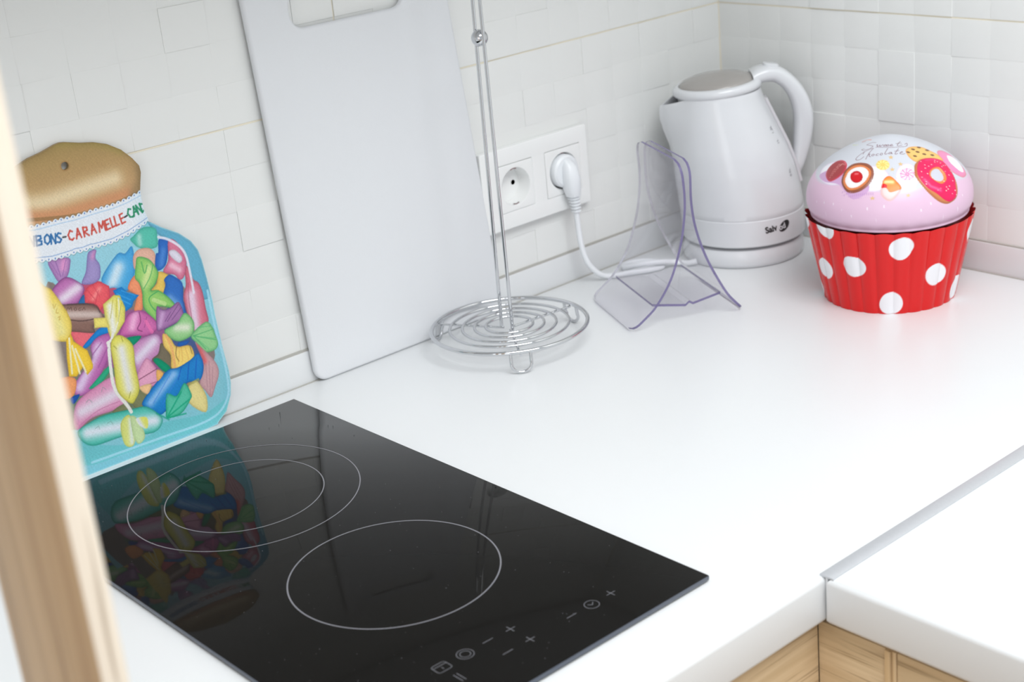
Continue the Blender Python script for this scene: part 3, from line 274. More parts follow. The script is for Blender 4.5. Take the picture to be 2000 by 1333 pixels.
CUPART=[('p',[(-60.0,5.4),(-66.1,1.5),(-72.0,1.6),(-76.8,5.7),(-79.4,13.3),(-78.6,23.2),(-74.3,33.5),(-66.9,42.4),(-58.2,48.0),(-51.0,48.2),(-47.7,42.5),(-48.0,32.9),(-50.6,22.2),(-54.8,12.6)],(240,240,246),(190,150,195),0.5,None,1,0),('p',[(-55.6,-40.6),(-61.6,-42.8),(-68.1,-41.3),(-73.7,-36.5),(-77.1,-29.3),(-77.5,-21.0),(-74.9,-13.6),(-69.8,-8.4),(-63.4,-6.5),(-57.2,-8.3),(-52.3,-13.3),(-49.5,-20.4),(-49.1,-28.3),(-51.2,-35.4)],(240,240,246),(190,150,195),0.5,None,1,0),('p',[(-34.0,-61.3),(-40.2,-64.8),(-46.7,-65.8),(-52.4,-64.2),(-56.2,-60.3),(-57.2,-55.0),(-55.3,-49.4),(-50.6,-44.6),(-44.2,-41.3),(-37.3,-40.2),(-31.4,-41.5),(-27.7,-45.0),(-27.0,-50.2),(-29.3,-56.1)],(240,240,246),(190,150,195),0.5,None,1,0),('l',[(-61.8,-13.8),(-61.9,-14.1)],0.7,(190,165,205),0.7),('l',[(-60.1,-18.7),(-60.2,-19.0)],0.7,(190,165,205),0.7),('l',[(-58.1,-23.4),(-58.2,-23.6)],0.7,(190,165,205),0.7),('l',[(-56.0,-27.9),(-56.0,-28.1)],0.7,(190,165,205),0.7),('l',[(-53.6,-32.2),(-53.7,-32.5)],0.7,(190,165,205),0.7),('l',[(-51.0,-36.4),(-51.1,-36.6)],0.7,(190,165,205),0.7),('l',[(-48.2,-40.4),(-48.3,-40.6)],0.7,(190,165,205),0.7),('l',[(-45.2,-44.2),(-45.2,-44.5)],0.7,(190,165,205),0.7),('l',[(-42.0,-47.9),(-42.0,-48.2)],0.7,(190,165,205),0.7),('l',[(-38.5,-51.5),(-38.5,-51.7)],0.7,(190,165,205),0.7),('l',[(-34.8,-54.9),(-34.8,-55.1)],0.7,(190,165,205),0.7),('l',[(-30.8,-58.2),(-30.9,-58.4)],0.7,(190,165,205),0.7),('l',[(-65.6,-19.3),(-65.7,-19.6)],0.7,(190,165,205),0.7),('l',[(-63.7,-24.1),(-63.7,-24.3)],0.7,(190,165,205),0.7),('l',[(-61.6,-28.7),(-61.6,-28.9)],0.7,(190,165,205),0.7),('l',[(-59.2,-33.1),(-59.3,-33.3)],0.7,(190,165,205),0.7),('l',[(-56.7,-37.4),(-56.8,-37.6)],0.7,(190,165,205),0.7),('l',[(-54.0,-41.5),(-54.0,-41.7)],0.7,(190,165,205),0.7),('l',[(-51.0,-45.5),(-51.1,-45.7)],0.7,(190,165,205),0.7),('l',[(-47.9,-49.3),(-47.9,-49.5)],0.7,(190,165,205),0.7),('l',[(-44.5,-53.0),(-44.6,-53.2)],0.7,(190,165,205),0.7),('l',[(-41.0,-56.5),(-41.0,-56.7)],0.7,(190,165,205),0.7),('l',[(-37.1,-59.9),(-37.1,-60.1)],0.7,(190,165,205),0.7),('l',[(-33.0,-63.2),(-33.1,-63.4)],0.7,(190,165,205),0.7),('l',[(-70.9,-19.6),(-71.0,-19.9)],0.7,(190,165,205),0.7),('l',[(-69.0,-24.5),(-69.1,-24.8)],0.7,(190,165,205),0.7),('l',[(-66.9,-29.2),(-67.0,-29.5)],0.7,(190,165,205),0.7),('l',[(-64.7,-33.8),(-64.7,-34.0)],0.7,(190,165,205),0.7),('l',[(-62.2,-38.2),(-62.3,-38.4)],0.7,(190,165,205),0.7),('l',[(-59.5,-42.4),(-59.6,-42.6)],0.7,(190,165,205),0.7),('l',[(-56.7,-46.5),(-56.7,-46.7)],0.7,(190,165,205),0.7),('l',[(-53.6,-50.4),(-53.6,-50.6)],0.7,(190,165,205),0.7),('l',[(-50.3,-54.2),(-50.3,-54.4)],0.7,(190,165,205),0.7),('l',[(-46.8,-57.9),(-46.8,-58.1)],0.7,(190,165,205),0.7),('l',[(-43.1,-61.4),(-43.1,-61.7)],0.7,(190,165,205),0.7),('l',[(-39.1,-64.8),(-39.1,-65.0)],0.7,(190,165,205),0.7),('l',[(-74.2,-24.7),(-74.3,-25.0)],0.7,(190,165,205),0.7),('l',[(-72.2,-29.6),(-72.2,-29.8)],0.7,(190,165,205),0.7),('l',[(-69.9,-34.2),(-70.0,-34.5)],0.7,(190,165,205),0.7),('l',[(-67.5,-38.7),(-67.6,-39.0)],0.7,(190,165,205),0.7),('l',[(-64.9,-43.1),(-64.9,-43.3)],0.7,(190,165,205),0.7),('l',[(-62.1,-47.3),(-62.1,-47.5)],0.7,(190,165,205),0.7),('l',[(-59.1,-51.3),(-59.1,-51.6)],0.7,(190,165,205),0.7),('l',[(-55.8,-55.3),(-55.9,-55.5)],0.7,(190,165,205),0.7),('l',[(-52.4,-59.1),(-52.4,-59.3)],0.7,(190,165,205),0.7),('l',[(-48.8,-62.7),(-48.8,-63.0)],0.7,(190,165,205),0.7),('p',[(-61.6,46.9),(-74.3,30.7),(-78.2,9.7),(-82.4,1.3),(-89.8,-16.3),(-76.1,-28.5),(-62.3,-12.3),(-59.5,25.0)],(205,165,205),None,0,None,1,0),('p',[(-65.4,34.7),(-55.1,36.3),(-47.9,30.4),(-48.7,20.3),(-55.3,11.7),(-64.5,9.2),(-72.4,14.7),(-74.7,24.2)],(160,62,66),(222,70,100),0.9,None,1,0.5),('l',[(-71.2,24.9),(-59.5,25.0),(-53.4,21.8)],0.35,(238,180,170),0.8),('l',[(-68.1,23.1),(-58.2,23.2),(-54.0,20.0)],0.35,(238,180,170),0.8),('l',[(-65.0,21.6),(-56.7,21.4),(-54.5,18.2)],0.35,(238,180,170),0.8),('l',[(-61.6,20.4),(-55.2,19.8),(-55.0,16.4)],0.35,(238,180,170),0.8),('l',[(-58.1,19.3),(-53.7,18.2),(-55.5,14.7)],0.35,(238,180,170),0.8),('l',[(-54.5,18.4),(-52.1,16.6),(-55.9,13.1)],0.35,(238,180,170),0.8),('p',[(-77.9,4.7),(-68.7,9.0),(-60.2,9.3),(-53.9,5.6),(-50.7,-1.8),(-50.1,-10.8),(-53.7,-19.3),(-61.4,-24.9),(-71.3,-25.6),(-81.2,-19.0),(-85.0,-7.1)],(150,86,60),(110,60,60),0.5,None,1,0.7),('p',[(-76.9,2.8),(-68.5,6.1),(-60.3,5.3),(-55.2,-0.1),(-53.8,-8.6),(-56.3,-18.1),(-62.5,-22.2),(-70.8,-22.4),(-79.0,-16.7),(-82.4,-6.8)],(212,120,70),(235,150,90),0.5,None,1,0),('p',[(-75.0,1.6),(-68.3,3.6),(-62.0,2.8),(-57.3,-2.4),(-55.8,-9.9),(-58.4,-16.9),(-63.1,-19.9),(-69.9,-20.0),(-77.4,-15.3),(-80.3,-6.7)],(240,236,236),(225,200,190),0.4,None,1,0),('p',[(-66.1,-15.1),(-68.8,-16.1),(-71.3,-15.5),(-73.2,-13.5),(-74.0,-10.6),(-73.5,-7.2),(-71.8,-4.0),(-69.3,-1.7),(-66.5,-0.7),(-63.9,-1.3),(-62.2,-3.3),(-61.5,-6.3),(-62.1,-9.7),(-63.7,-12.8)],(205,25,35),(150,10,25),0.5,([(-65.0,-5.4),(-64.4,-7.9)],1.2,(235,120,125)),1,0),('l',[(-84.6,0.3),(-89.1,-0.9)],0.5,(185,140,190),0.7),('l',[(-84.5,-2.3),(-89.1,-3.7)],0.5,(185,140,190),0.7),('l',[(-84.3,-4.9),(-89.0,-6.5)],0.5,(185,140,190),0.7),('l',[(-84.1,-7.4),(-88.9,-9.2)],0.5,(185,140,190),0.7),('l',[(-83.8,-9.9),(-88.7,-11.8)],0.5,(185,140,190),0.7),('l',[(-83.5,-12.3),(-88.4,-14.4)],0.5,(185,140,190),0.7),('l',[(-83.1,-14.7),(-88.1,-17.0)],0.5,(185,140,190),0.7),('l',[(-82.7,-17.0),(-87.8,-19.5)],0.5,(185,140,190),0.7),('l',[(-82.2,-19.3),(-87.4,-22.0)],0.5,(185,140,190),0.7),('l',[(-81.3,-21.4),(-86.3,-24.1)],0.5,(185,140,190),0.7),('l',[(-80.4,-23.4),(-85.2,-26.1)],0.5,(185,140,190),0.7),('l',[(-79.4,-25.3),(-84.0,-28.2)],0.5,(185,140,190),0.7),('l',[(-78.4,-27.3),(-82.8,-30.1)],0.5,(185,140,190),0.7),('l',[(-77.4,-29.1),(-81.6,-32.1)],0.5,(185,140,190),0.7),('l',[(-76.4,-31.0),(-80.3,-34.0)],0.5,(185,140,190),0.7),('l',[(-75.3,-32.8),(-79.0,-35.8)],0.5,(185,140,190),0.7),('p',[(-42.0,-30.9),(-44.7,-32.1),(-47.5,-31.8),(-49.9,-30.2),(-51.3,-27.6),(-51.6,-24.6),(-50.5,-21.6),(-48.4,-19.3),(-45.6,-18.2),(-42.8,-18.5),(-40.5,-20.1),(-39.1,-22.7),(-38.9,-25.8),(-39.9,-28.7)],(244,226,150),(225,180,70),0.35,None,1,0.3),('l',[(-44.9,-26.2),(-44.6,-29.3),(-45.0,-31.9)],0.75,(225,180,70),0.75),('l',[(-45.6,-26.3),(-47.2,-29.0),(-49.1,-30.7)],0.75,(225,180,70),0.75),('l',[(-46.1,-26.0),(-48.9,-26.9),(-51.3,-26.9)],0.75,(225,180,70),0.75),('l',[(-46.3,-25.4),(-48.9,-24.1),(-50.7,-22.3)],0.75,(225,180,70),0.75),('l',[(-46.1,-24.7),(-47.2,-21.8),(-47.4,-19.0)],0.75,(225,180,70),0.75),('l',[(-45.5,-24.3),(-44.6,-21.1),(-43.2,-18.6)],0.75,(225,180,70),0.75),('l',[(-44.9,-24.4),(-42.4,-22.4),(-39.9,-21.3)],0.75,(225,180,70),0.75),('l',[(-44.5,-24.9),(-41.5,-25.0),(-39.1,-25.8)],0.75,(225,180,70),0.75),('l',[(-44.5,-25.6),(-42.4,-27.7),(-41.1,-29.9)],0.75,(225,180,70),0.75),('p',[(-34.8,-56.2),(-37.8,-57.6),(-41.2,-57.7),(-44.4,-56.5),(-46.7,-54.1),(-47.7,-51.2),(-47.1,-48.2),(-45.1,-45.9),(-42.1,-44.5),(-38.7,-44.5),(-35.5,-45.7),(-33.2,-47.9),(-32.3,-50.8),(-32.8,-53.7)],(250,225,238),(225,70,140),0.35,None,1,0.3),('l',[(-39.4,-52.0),(-38.4,-54.9),(-38.3,-57.5)],0.75,(225,70,140),0.75),('l',[(-40.2,-52.2),(-41.6,-54.9),(-43.4,-56.9)],0.75,(225,70,140),0.75),('l',[(-40.9,-52.0),(-44.0,-53.2),(-46.9,-53.4)],0.75,(225,70,140),0.75),('l',[(-41.3,-51.4),(-44.7,-50.4),(-47.1,-48.9)],0.75,(225,70,140),0.75),('l',[(-41.2,-50.7),(-43.2,-48.0),(-44.0,-45.5)],0.75,(225,70,140),0.75),('l',[(-40.6,-50.2),(-40.2,-47.1),(-39.1,-44.6)],0.75,(225,70,140),0.75),('l',[(-39.8,-50.2),(-37.2,-48.0),(-34.5,-46.7)],0.75,(225,70,140),0.75),('l',[(-39.2,-50.7),(-35.6,-50.4),(-32.5,-50.8)],0.75,(225,70,140),0.75),('l',[(-39.0,-51.4),(-36.0,-53.1),(-34.0,-55.1)],0.75,(225,70,140),0.75),('p',[(-30.0,-24.1),(-31.2,-25.9),(-30.4,-27.4),(-32.3,-27.1),(-33.7,-28.7),(-33.7,-26.8),(-35.5,-26.1),(-33.6,-25.3),(-33.1,-23.3),(-32.0,-24.7)],(232,206,150),(190,140,90),0.5,None,0,0),('p',[(-32.0,-37.0),(-33.1,-38.6),(-31.9,-40.1),(-33.9,-39.8),(-35.2,-41.2),(-35.4,-39.5),(-37.2,-38.9),(-35.4,-38.1),(-35.3,-36.3),(-34.0,-37.6)],(232,206,150),(190,140,90),0.5,None,0,0),('p',[(-42.9,-34.9),(-43.9,-36.4),(-42.9,-38.0),(-44.7,-37.6),(-45.9,-38.9),(-46.1,-37.1),(-47.7,-36.4),(-46.1,-35.7),(-45.9,-33.9),(-44.7,-35.3)],(232,206,150),(190,140,90),0.5,None,0,0),('p',[(-79.3,-35.0),(-80.2,-36.5),(-79.3,-38.4),(-80.9,-37.5),(-81.9,-38.7),(-82.0,-36.6),(-83.5,-35.4),(-82.0,-35.1),(-81.8,-33.1),(-80.9,-35.0)],(232,206,150),(190,140,90),0.5,None,0,0),('p',[(-55.4,-64.5),(-55.9,-66.0),(-54.5,-67.6),(-56.4,-67.1),(-57.1,-68.4),(-57.8,-66.6),(-59.6,-65.8),(-58.2,-65.2),(-58.5,-63.4),(-57.0,-64.9)],(232,206,150),(190,140,90),0.5,None,0,0),('p',[(-66.3,-38.3),(-59.0,-35.7),(-52.9,-38.4),(-53.5,-47.6),(-55.9,-56.4),(-66.6,-57.4),(-74.4,-53.7),(-75.1,-45.0),(-71.4,-40.1)],(240,206,204),(225,160,165),0.4,None,1,0.7),('p',[(-66.2,-38.6),(-59.6,-36.1),(-53.1,-38.6),(-53.5,-47.6),(-56.1,-56.1),(-60.8,-54.6),(-67.1,-49.3),(-65.8,-44.3)],(244,140,56),(236,90,50),0.5,([(-61.3,-38.8),(-57.0,-45.3)],2,(250,225,160)),1,0),('p',[(-68.0,-39.4),(-64.3,-37.8),(-62.8,-41.5),(-64.5,-43.9),(-67.1,-41.2)],(226,40,48),None,0.5,None,1,0),('p',[(16.9,-46.7),(29.8,-43.3),(39.2,-47.4),(41.0,-57.3),(40.6,-70.0),(36.7,-76.9),(22.8,-81.3),(11.8,-76.6),(7.1,-68.3),(8.3,-58.4)],(234,138,184),(196,120,110),0.7,None,1,0),('p',[(28.3,-52.0),(39.0,-53.8),(40.6,-62.4),(34.0,-73.6),(25.5,-74.3),(20.1,-67.0),(20.7,-60.0)],(240,240,246),None,0.5,None,1,0),('p',[(-15.9,-31.5),(-8.7,-29.0),(-0.9,-31.1),(6.1,-35.4),(9.9,-43.1),(13.3,-50.5),(11.1,-59.0),(0.9,-55.4),(-12.0,-48.6),(-20.1,-48.2),(-20.9,-40.1)],(232,192,112),(215,120,60),0.6,None,1,0),('p',[(-5.5,-35.2),(-6.8,-35.4),(-8.1,-34.5),(-8.5,-33.1),(-7.9,-32.1),(-6.6,-32.0),(-5.3,-32.9),(-4.9,-34.2)],(120,80,50),None,0,None,1,0),('p',[(-5.0,-40.4),(-6.3,-40.5),(-7.7,-39.6),(-8.2,-38.3),(-7.6,-37.3),(-6.3,-37.3),(-5.0,-38.1),(-4.4,-39.4)],(120,80,50),None,0,None,1,0),('p',[(-13.1,-43.1),(-14.3,-43.1),(-15.5,-42.2),(-16.0,-40.9),(-15.5,-40.0),(-14.3,-40.0),(-13.1,-40.9),(-12.6,-42.2)],(120,80,50),None,0,None,1,0),('p',[(3.6,-35.7),(2.0,-36.0),(0.5,-35.3),(-0.0,-34.0),(0.7,-32.9),(2.2,-32.7),(3.7,-33.4),(4.4,-34.6)],(120,80,50),None,0,None,1,0),('p',[(6.8,-50.3),(5.2,-50.6),(3.4,-50.0),(2.6,-48.9),(3.1,-47.9),(4.7,-47.6),(6.4,-48.2),(7.3,-49.3)],(120,80,50),None,0,None,1,0),('p',[(8.5,-42.6),(6.7,-42.9),(5.0,-42.3),(4.3,-41.2),(4.9,-40.1),(6.6,-39.8),(8.4,-40.3),(9.2,-41.5)],(120,80,50),None,0,None,1,0),('p',[(-13.8,-35.5),(-14.9,-35.5),(-16.0,-34.5),(-16.4,-33.1),(-15.8,-32.1),(-14.7,-32.1),(-13.6,-33.1),(-13.2,-34.5)],(120,80,50),None,0,None,1,0),('p',[(-1.3,-46.0),(-2.7,-46.2),(-4.2,-45.4),(-4.9,-44.2),(-4.4,-43.2),(-3.0,-43.1),(-1.5,-43.8),(-0.8,-45.0)],(120,80,50),None,0,None,1,0),('p',[(-32.0,-54.0),(-25.1,-49.2),(-16.5,-47.9),(-7.7,-49.4),(3.2,-53.7),(9.1,-59.5),(8.7,-69.1),(6.6,-79.5),(2.4,-89.8),(-3.6,-97.2),(-11.5,-99.7),(-22.9,-98.7),(-32.8,-91.0),(-37.9,-78.7),(-38.3,-66.7),(-36.1,-58.5)],(202,128,76),(150,90,60),0.6,None,1,1.1),('p',[(-31.3,-56.6),(-21.1,-50.2),(-9.7,-48.9),(2.5,-54.2),(8.2,-60.3),(7.1,-68.3),(4.8,-79.2),(-0.8,-87.8),(-6.6,-96.7),(-16.8,-98.7),(-25.0,-93.6),(-30.6,-84.3),(-35.8,-74.7),(-35.9,-65.1)],(226,18,88),(180,5,70),0.4,([(-31.7,-67.3),(-31.5,-75.6),(-24.1,-84.2)],1.6,(245,90,140)),1,0),('l',[(-11.3,-52.1),(-0.1,-56.1),(4.6,-61.2)],1.3,(240,70,130),0.7),('p',[(-20.3,-64.1),(-13.1,-62.7),(-5.1,-64.8),(-4.4,-72.9),(-9.0,-79.0),(-17.8,-79.9),(-22.7,-74.4),(-24.0,-68.0)],(226,130,64),None,0,None,1,-1.1),('p',[(-19.0,-65.3),(-13.1,-64.0),(-7.0,-65.8),(-7.2,-72.0),(-10.3,-76.6),(-16.1,-77.3),(-21.4,-73.2),(-21.8,-68.4)],(200,200,212),None,0,None,1,0),('l',[(-17.0,-50.3),(-17.0,-50.4)],1.05,(252,225,215),1),('l',[(-17.5,-55.6),(-17.5,-55.7)],1.05,(252,225,215),1),('l',[(-15.2,-58.8),(-15.2,-58.9)],1.05,(252,225,215),1),('l',[(-10.4,-58.9),(-10.5,-59.0)],1.05,(252,225,215),1),('l',[(-20.4,-58.6),(-20.3,-58.7)],1.05,(252,225,215),1),('l',[(-27.1,-59.0),(-27.1,-59.1)],1.05,(252,225,215),1),('l',[(-23.7,-64.3),(-23.7,-64.4)],1.05,(252,225,215),1),('l',[(-31.9,-63.6),(-32.0,-63.7)],1.05,(252,225,215),1),('l',[(-32.4,-69.3),(-32.4,-69.4)],1.05,(252,225,215),1),('l',[(-34.1,-71.0),(-34.1,-71.1)],1.05,(252,225,215),1),('l',[(-22.0,-70.0),(-22.0,-70.1)],1.05,(252,225,215),1),('l',[(-1.7,-56.5),(-1.7,-56.6)],1.05,(252,225,215),1),('l',[(-0.3,-58.8),(-0.3,-58.9)],1.05,(252,225,215),1),('l',[(1.9,-61.4),(1.8,-61.5)],1.05,(252,225,215),1),('l',[(-0.9,-65.4),(-0.9,-65.5)],1.05,(252,225,215),1),('l',[(5.5,-65.4),(5.5,-65.5)],1.05,(252,225,215),1),('l',[(-2.3,-71.2),(-2.3,-71.3)],1.05,(252,225,215),1),('l',[(-1.1,-75.9),(-1.1,-76.0)],1.05,(252,225,215),1),('l',[(5.7,-72.9),(5.7,-73.0)],1.05,(252,225,215),1),('l',[(-12.4,-78.8),(-12.4,-78.9)],1.05,(252,225,215),1),('l',[(-1.4,-82.4),(-1.4,-82.5)],1.05,(252,225,215),1),('l',[(-22.7,-82.7),(-22.7,-82.8)],1.05,(252,225,215),1),('l',[(-27.3,-82.5),(-27.3,-82.5)],1.05,(252,225,215),1),('l',[(-14.7,-84.8),(-14.7,-84.8)],1.05,(252,225,215),1),('l',[(-14.1,-87.1),(-14.0,-87.2)],1.05,(252,225,215),1),('l',[(-10.0,-85.5),(-9.9,-85.6)],1.05,(252,225,215),1),('l',[(-17.6,-87.4),(-17.6,-87.5)],1.05,(252,225,215),1),('l',[(-4.7,-91.4),(-4.7,-91.5)],1.05,(252,225,215),1),('l',[(-10.6,-92.9),(-10.6,-93.0)],1.05,(252,225,215),1),('l',[(-5.1,-95.5),(-5.0,-95.6)],1.05,(252,225,215),1),('l',[(-3.8,-58.1),(-3.8,-58.1)],1.05,(252,225,215),1),('l',[(2.2,-65.0),(2.2,-65.1)],1.05,(252,225,215),1),('l',[(-18.5,1.7),(-19.0,6.0),(-22.6,8.7),(-23.9,8.3),(-24.7,2.0),(-26.1,0.2),(-30.3,1.8),(-33.1,6.8),(-31.9,9.1),(-30.4,7.2)],0.55,(110,72,82),0.9),('l',[(-22.6,-1.9),(-21.4,-2.2),(-24.6,-4.1),(-23.8,-5.0),(-21.1,-5.0),(-23.5,-6.5),(-22.6,-7.2),(-19.5,-7.3)],0.55,(110,72,82),0.9),('l',[(-21.2,-9.2),(-19.1,-10.7),(-18.4,-9.5),(-20.1,-8.8),(-21.8,-9.9),(-20.5,-11.7)],0.55,(110,72,82),0.9),('l',[(-20.5,-11.7),(-17.9,-12.9),(-17.0,-11.6),(-18.9,-11.2),(-20.3,-12.3),(-18.6,-14.2)],0.55,(110,72,82),0.9),('l',[(-18.1,-14.5),(-15.6,-15.4),(-14.8,-14.3),(-16.6,-13.9),(-18.3,-15.1),(-16.3,-17.0)],0.55,(110,72,82),0.9),('l',[(-5.1,-17.3),(-9.2,-18.0),(-13.3,-19.7),(-12.7,-21.2),(-8.9,-22.3)],0.55,(110,72,82),0.9),('l',[(-11.4,-16.6),(-6.8,-20.0)],0.55,(110,72,82),0.9),('l',[(-25.9,-3.5),(-20.4,-16.2),(-8.9,-26.1),(-2.3,-23.2),(-5.9,-23.2)],0.55,(110,72,82),0.9),('l',[(-28.9,-2.5),(-28.5,-1.5),(-33.7,2.6),(-40.2,5.8),(-46.1,6.6),(-48.1,4.0),(-46.3,0.9),(-42.3,-0.3)],0.55,(110,72,82),0.9),('l',[(-34.9,4.0),(-38.9,2.9)],0.55,(110,72,82),0.9),('l',[(-29.5,-2.2),(-36.8,-2.7),(-45.2,-4.6)],0.55,(110,72,82),0.9),('l',[(-39.7,-3.2),(-37.0,-4.0),(-40.6,-5.7),(-40.3,-7.4)],0.55,(110,72,82),0.9),('l',[(-36.6,-7.1),(-38.6,-7.3),(-38.8,-9.0),(-36.7,-9.1),(-36.2,-7.6)],0.55,(110,72,82),0.9),('l',[(-34.1,-12.3),(-35.3,-10.8),(-37.1,-11.6),(-36.3,-13.4)],0.55,(110,72,82),0.9),('l',[(-32.3,-14.0),(-34.6,-14.5),(-34.6,-16.0),(-32.4,-16.0),(-31.9,-14.5)],0.55,(110,72,82),0.9),('l',[(-22.9,-15.3),(-31.0,-17.6),(-31.2,-19.3),(-29.6,-19.7)],0.55,(110,72,82),0.9),('l',[(-26.1,-21.8),(-27.5,-20.5),(-29.5,-21.1),(-28.4,-22.3),(-25.9,-22.0),(-28.1,-23.2),(-27.0,-23.9)],0.55,(110,72,82),0.9),('l',[(-17.2,-23.7),(-25.5,-25.8),(-25.7,-27.2),(-23.8,-27.6)],0.55,(110,72,82),0.9),('l',[(-23.1,-23.3),(-19.4,-26.0)],0.55,(110,72,82),0.9),('l',[(-21.5,-29.0),(-18.9,-29.9),(-18.7,-29.0),(-21.0,-28.8),(-22.7,-29.9),(-21.3,-32.0),(-19.1,-33.0)],0.55,(110,72,82),0.9),('l',[(-14.9,20.6),(-11.8,18.1),(-13.1,11.3)],1.2,(222,120,90),0.9),('l',[(-18.4,30.3),(-21.5,24.7),(-21.4,21.5)],0.8,(205,215,150),0.9),('l',[(-16.9,19.2),(-15.5,16.3)],1,(150,70,60),0.8),('l',[(-101.9,-4.4),(-103.6,-4.6)],0.9,(248,240,248),0.75),('l',[(-97.3,9.0),(-99.0,8.7)],0.9,(248,240,248),0.75),('l',[(-105.1,-18.0),(-107.0,-18.3)],0.9,(248,240,248),0.75),('l',[(-91.6,-35.1),(-93.2,-35.8)],0.9,(248,240,248),0.75),('l',[(-97.4,-50.2),(-99.0,-51.1)],0.9,(248,240,248),0.75),('l',[(-84.9,-69.6),(-86.3,-70.8)],0.9,(248,240,248),0.75),('l',[(-55.5,-85.2),(-56.5,-86.6)],0.9,(248,240,248),0.75),('l',[(-41.4,-87.4),(-42.4,-88.8)],0.9,(248,240,248),0.75),('l',[(-30.4,-109.3),(-30.8,-111.0)],0.9,(248,240,248),0.75),('l',[(-95.5,24.5),(-97.3,24.3)],0.9,(248,240,248),0.75),('l',[(-91.5,40.1),(-93.3,40.2)],0.9,(248,240,248),0.75),('l',[(-74.9,-84.5),(-76.1,-85.9)],0.9,(248,240,248),0.75),('l',[(-4.2,-108.7),(-4.2,-110.5)],0.9,(248,240,248),0.75),('l',[(8.2,-97.4),(7.4,-99.1)],0.9,(248,240,248),0.75),('l',[(-80.8,-51.1),(-82.3,-52.1)],0.9,(248,240,248),0.75),('l',[(-107.6,23.0),(-109.4,23.5)],0.9,(248,240,248),0.75)]

# ------------------------------------------------------------ materials
M_tile = mat('tile_glaze', rgb(229, 230, 228), .33, spec=.4, bump=(24, .22, .0))
M_tilebody = mat('tile_slab', rgb(230, 231, 228), .35)
M_grout = mat('cream_grout', rgb(233, 226, 208), .8)
M_top = mat('white_laminate', rgb(224, 226, 227), .34, bump=(700, .03, 0))
M_edge = mat('white_edge', rgb(226, 228, 230), .4)
M_seal = mat('grey_seal', rgb(176, 174, 168), .6)
M_alu = mat('brushed_aluminium', rgb(200, 202, 206), .38, metal=.4, bump=(400, .05, .03))
M_oak_x = oak('oak_horizontal_x', rgb(204, 178, 140), rgb(224, 200, 164), 'x')
M_oak_y = oak('oak_horizontal_y', rgb(200, 174, 136), rgb(220, 196, 160), 'y')
M_oak_z = oak('oak_vertical', rgb(206, 176, 134), rgb(228, 202, 164), 'z')
M_oak_panel = oak('oak_panel', rgb(168, 134, 94), rgb(204, 172, 130), 'z', .5)
M_oak_edge = oak('oak_edging', rgb(222, 208, 190), rgb(232, 222, 206), 'z', .7)
M_glassblack = mat('black_ceramic_glass', (.0100, .0095, .0088, 1), .03, spec=.07, coat=.0, bump=(500, .002, 0))
M_hobedge = mat('ground_glass_edge', rgb(78, 84, 96), .18)
M_rubber = mat('dark_gasket', rgb(60, 56, 52), .7)
M_print = mat('grey_print', rgb(122, 122, 128), .4)
M_board = mat('white_polyethylene', rgb(222, 224, 227), .42, bump=(900, .06, 0), Subsurface_Weight=0.0)
M_chrome = mat('chrome', (.62, .63, .65, 1), .06, metal=1)
M_white = mat('white_plastic', rgb(236, 238, 240), .28)
M_sock = mat('socket_plastic', rgb(238, 239, 238), .25)
M_cable = mat('cable_plastic', rgb(232, 235, 238), .35)
M_dark = mat('dark_hole', rgb(28, 27, 26), .6)
M_kettle = mat('kettle_plastic', rgb(213, 215, 218), .22, coat=.2)
M_smoke = mat('smoked_lid_window', rgb(158, 154, 150), .12)
M_gauge = mat('gauge_plastic', rgb(200, 198, 202), .15)
M_ink = mat('black_ink', rgb(30, 30, 32), .45)
M_inkgrey = mat('grey_ink', rgb(105, 106, 112), .5)
M_inkwhite = mat('white_ink', rgb(225, 226, 230), .45)
M_floor = oak('floor_oak', rgb(150, 118, 84), rgb(176, 144, 106), 'y', .4)
M_paint = mat('white_wall_paint', rgb(228, 228, 225), .8)
M_tin = attr_mat('printed_tin_body', .22, coat=0, spec=.4)
M_tinlid = attr_mat('printed_tin_lid', .32, coat=0, spec=.45)
M_tinin = mat('tin_inner_red', rgb(170, 20, 22), .25)
M_jar = attr_mat('printed_laminate', .42, spec=.35)
M_corkedge = mat('cork_edge', rgb(150, 126, 86), .5)
M_jaredge = mat('laminate_edge', rgb(150, 186, 192), .4)

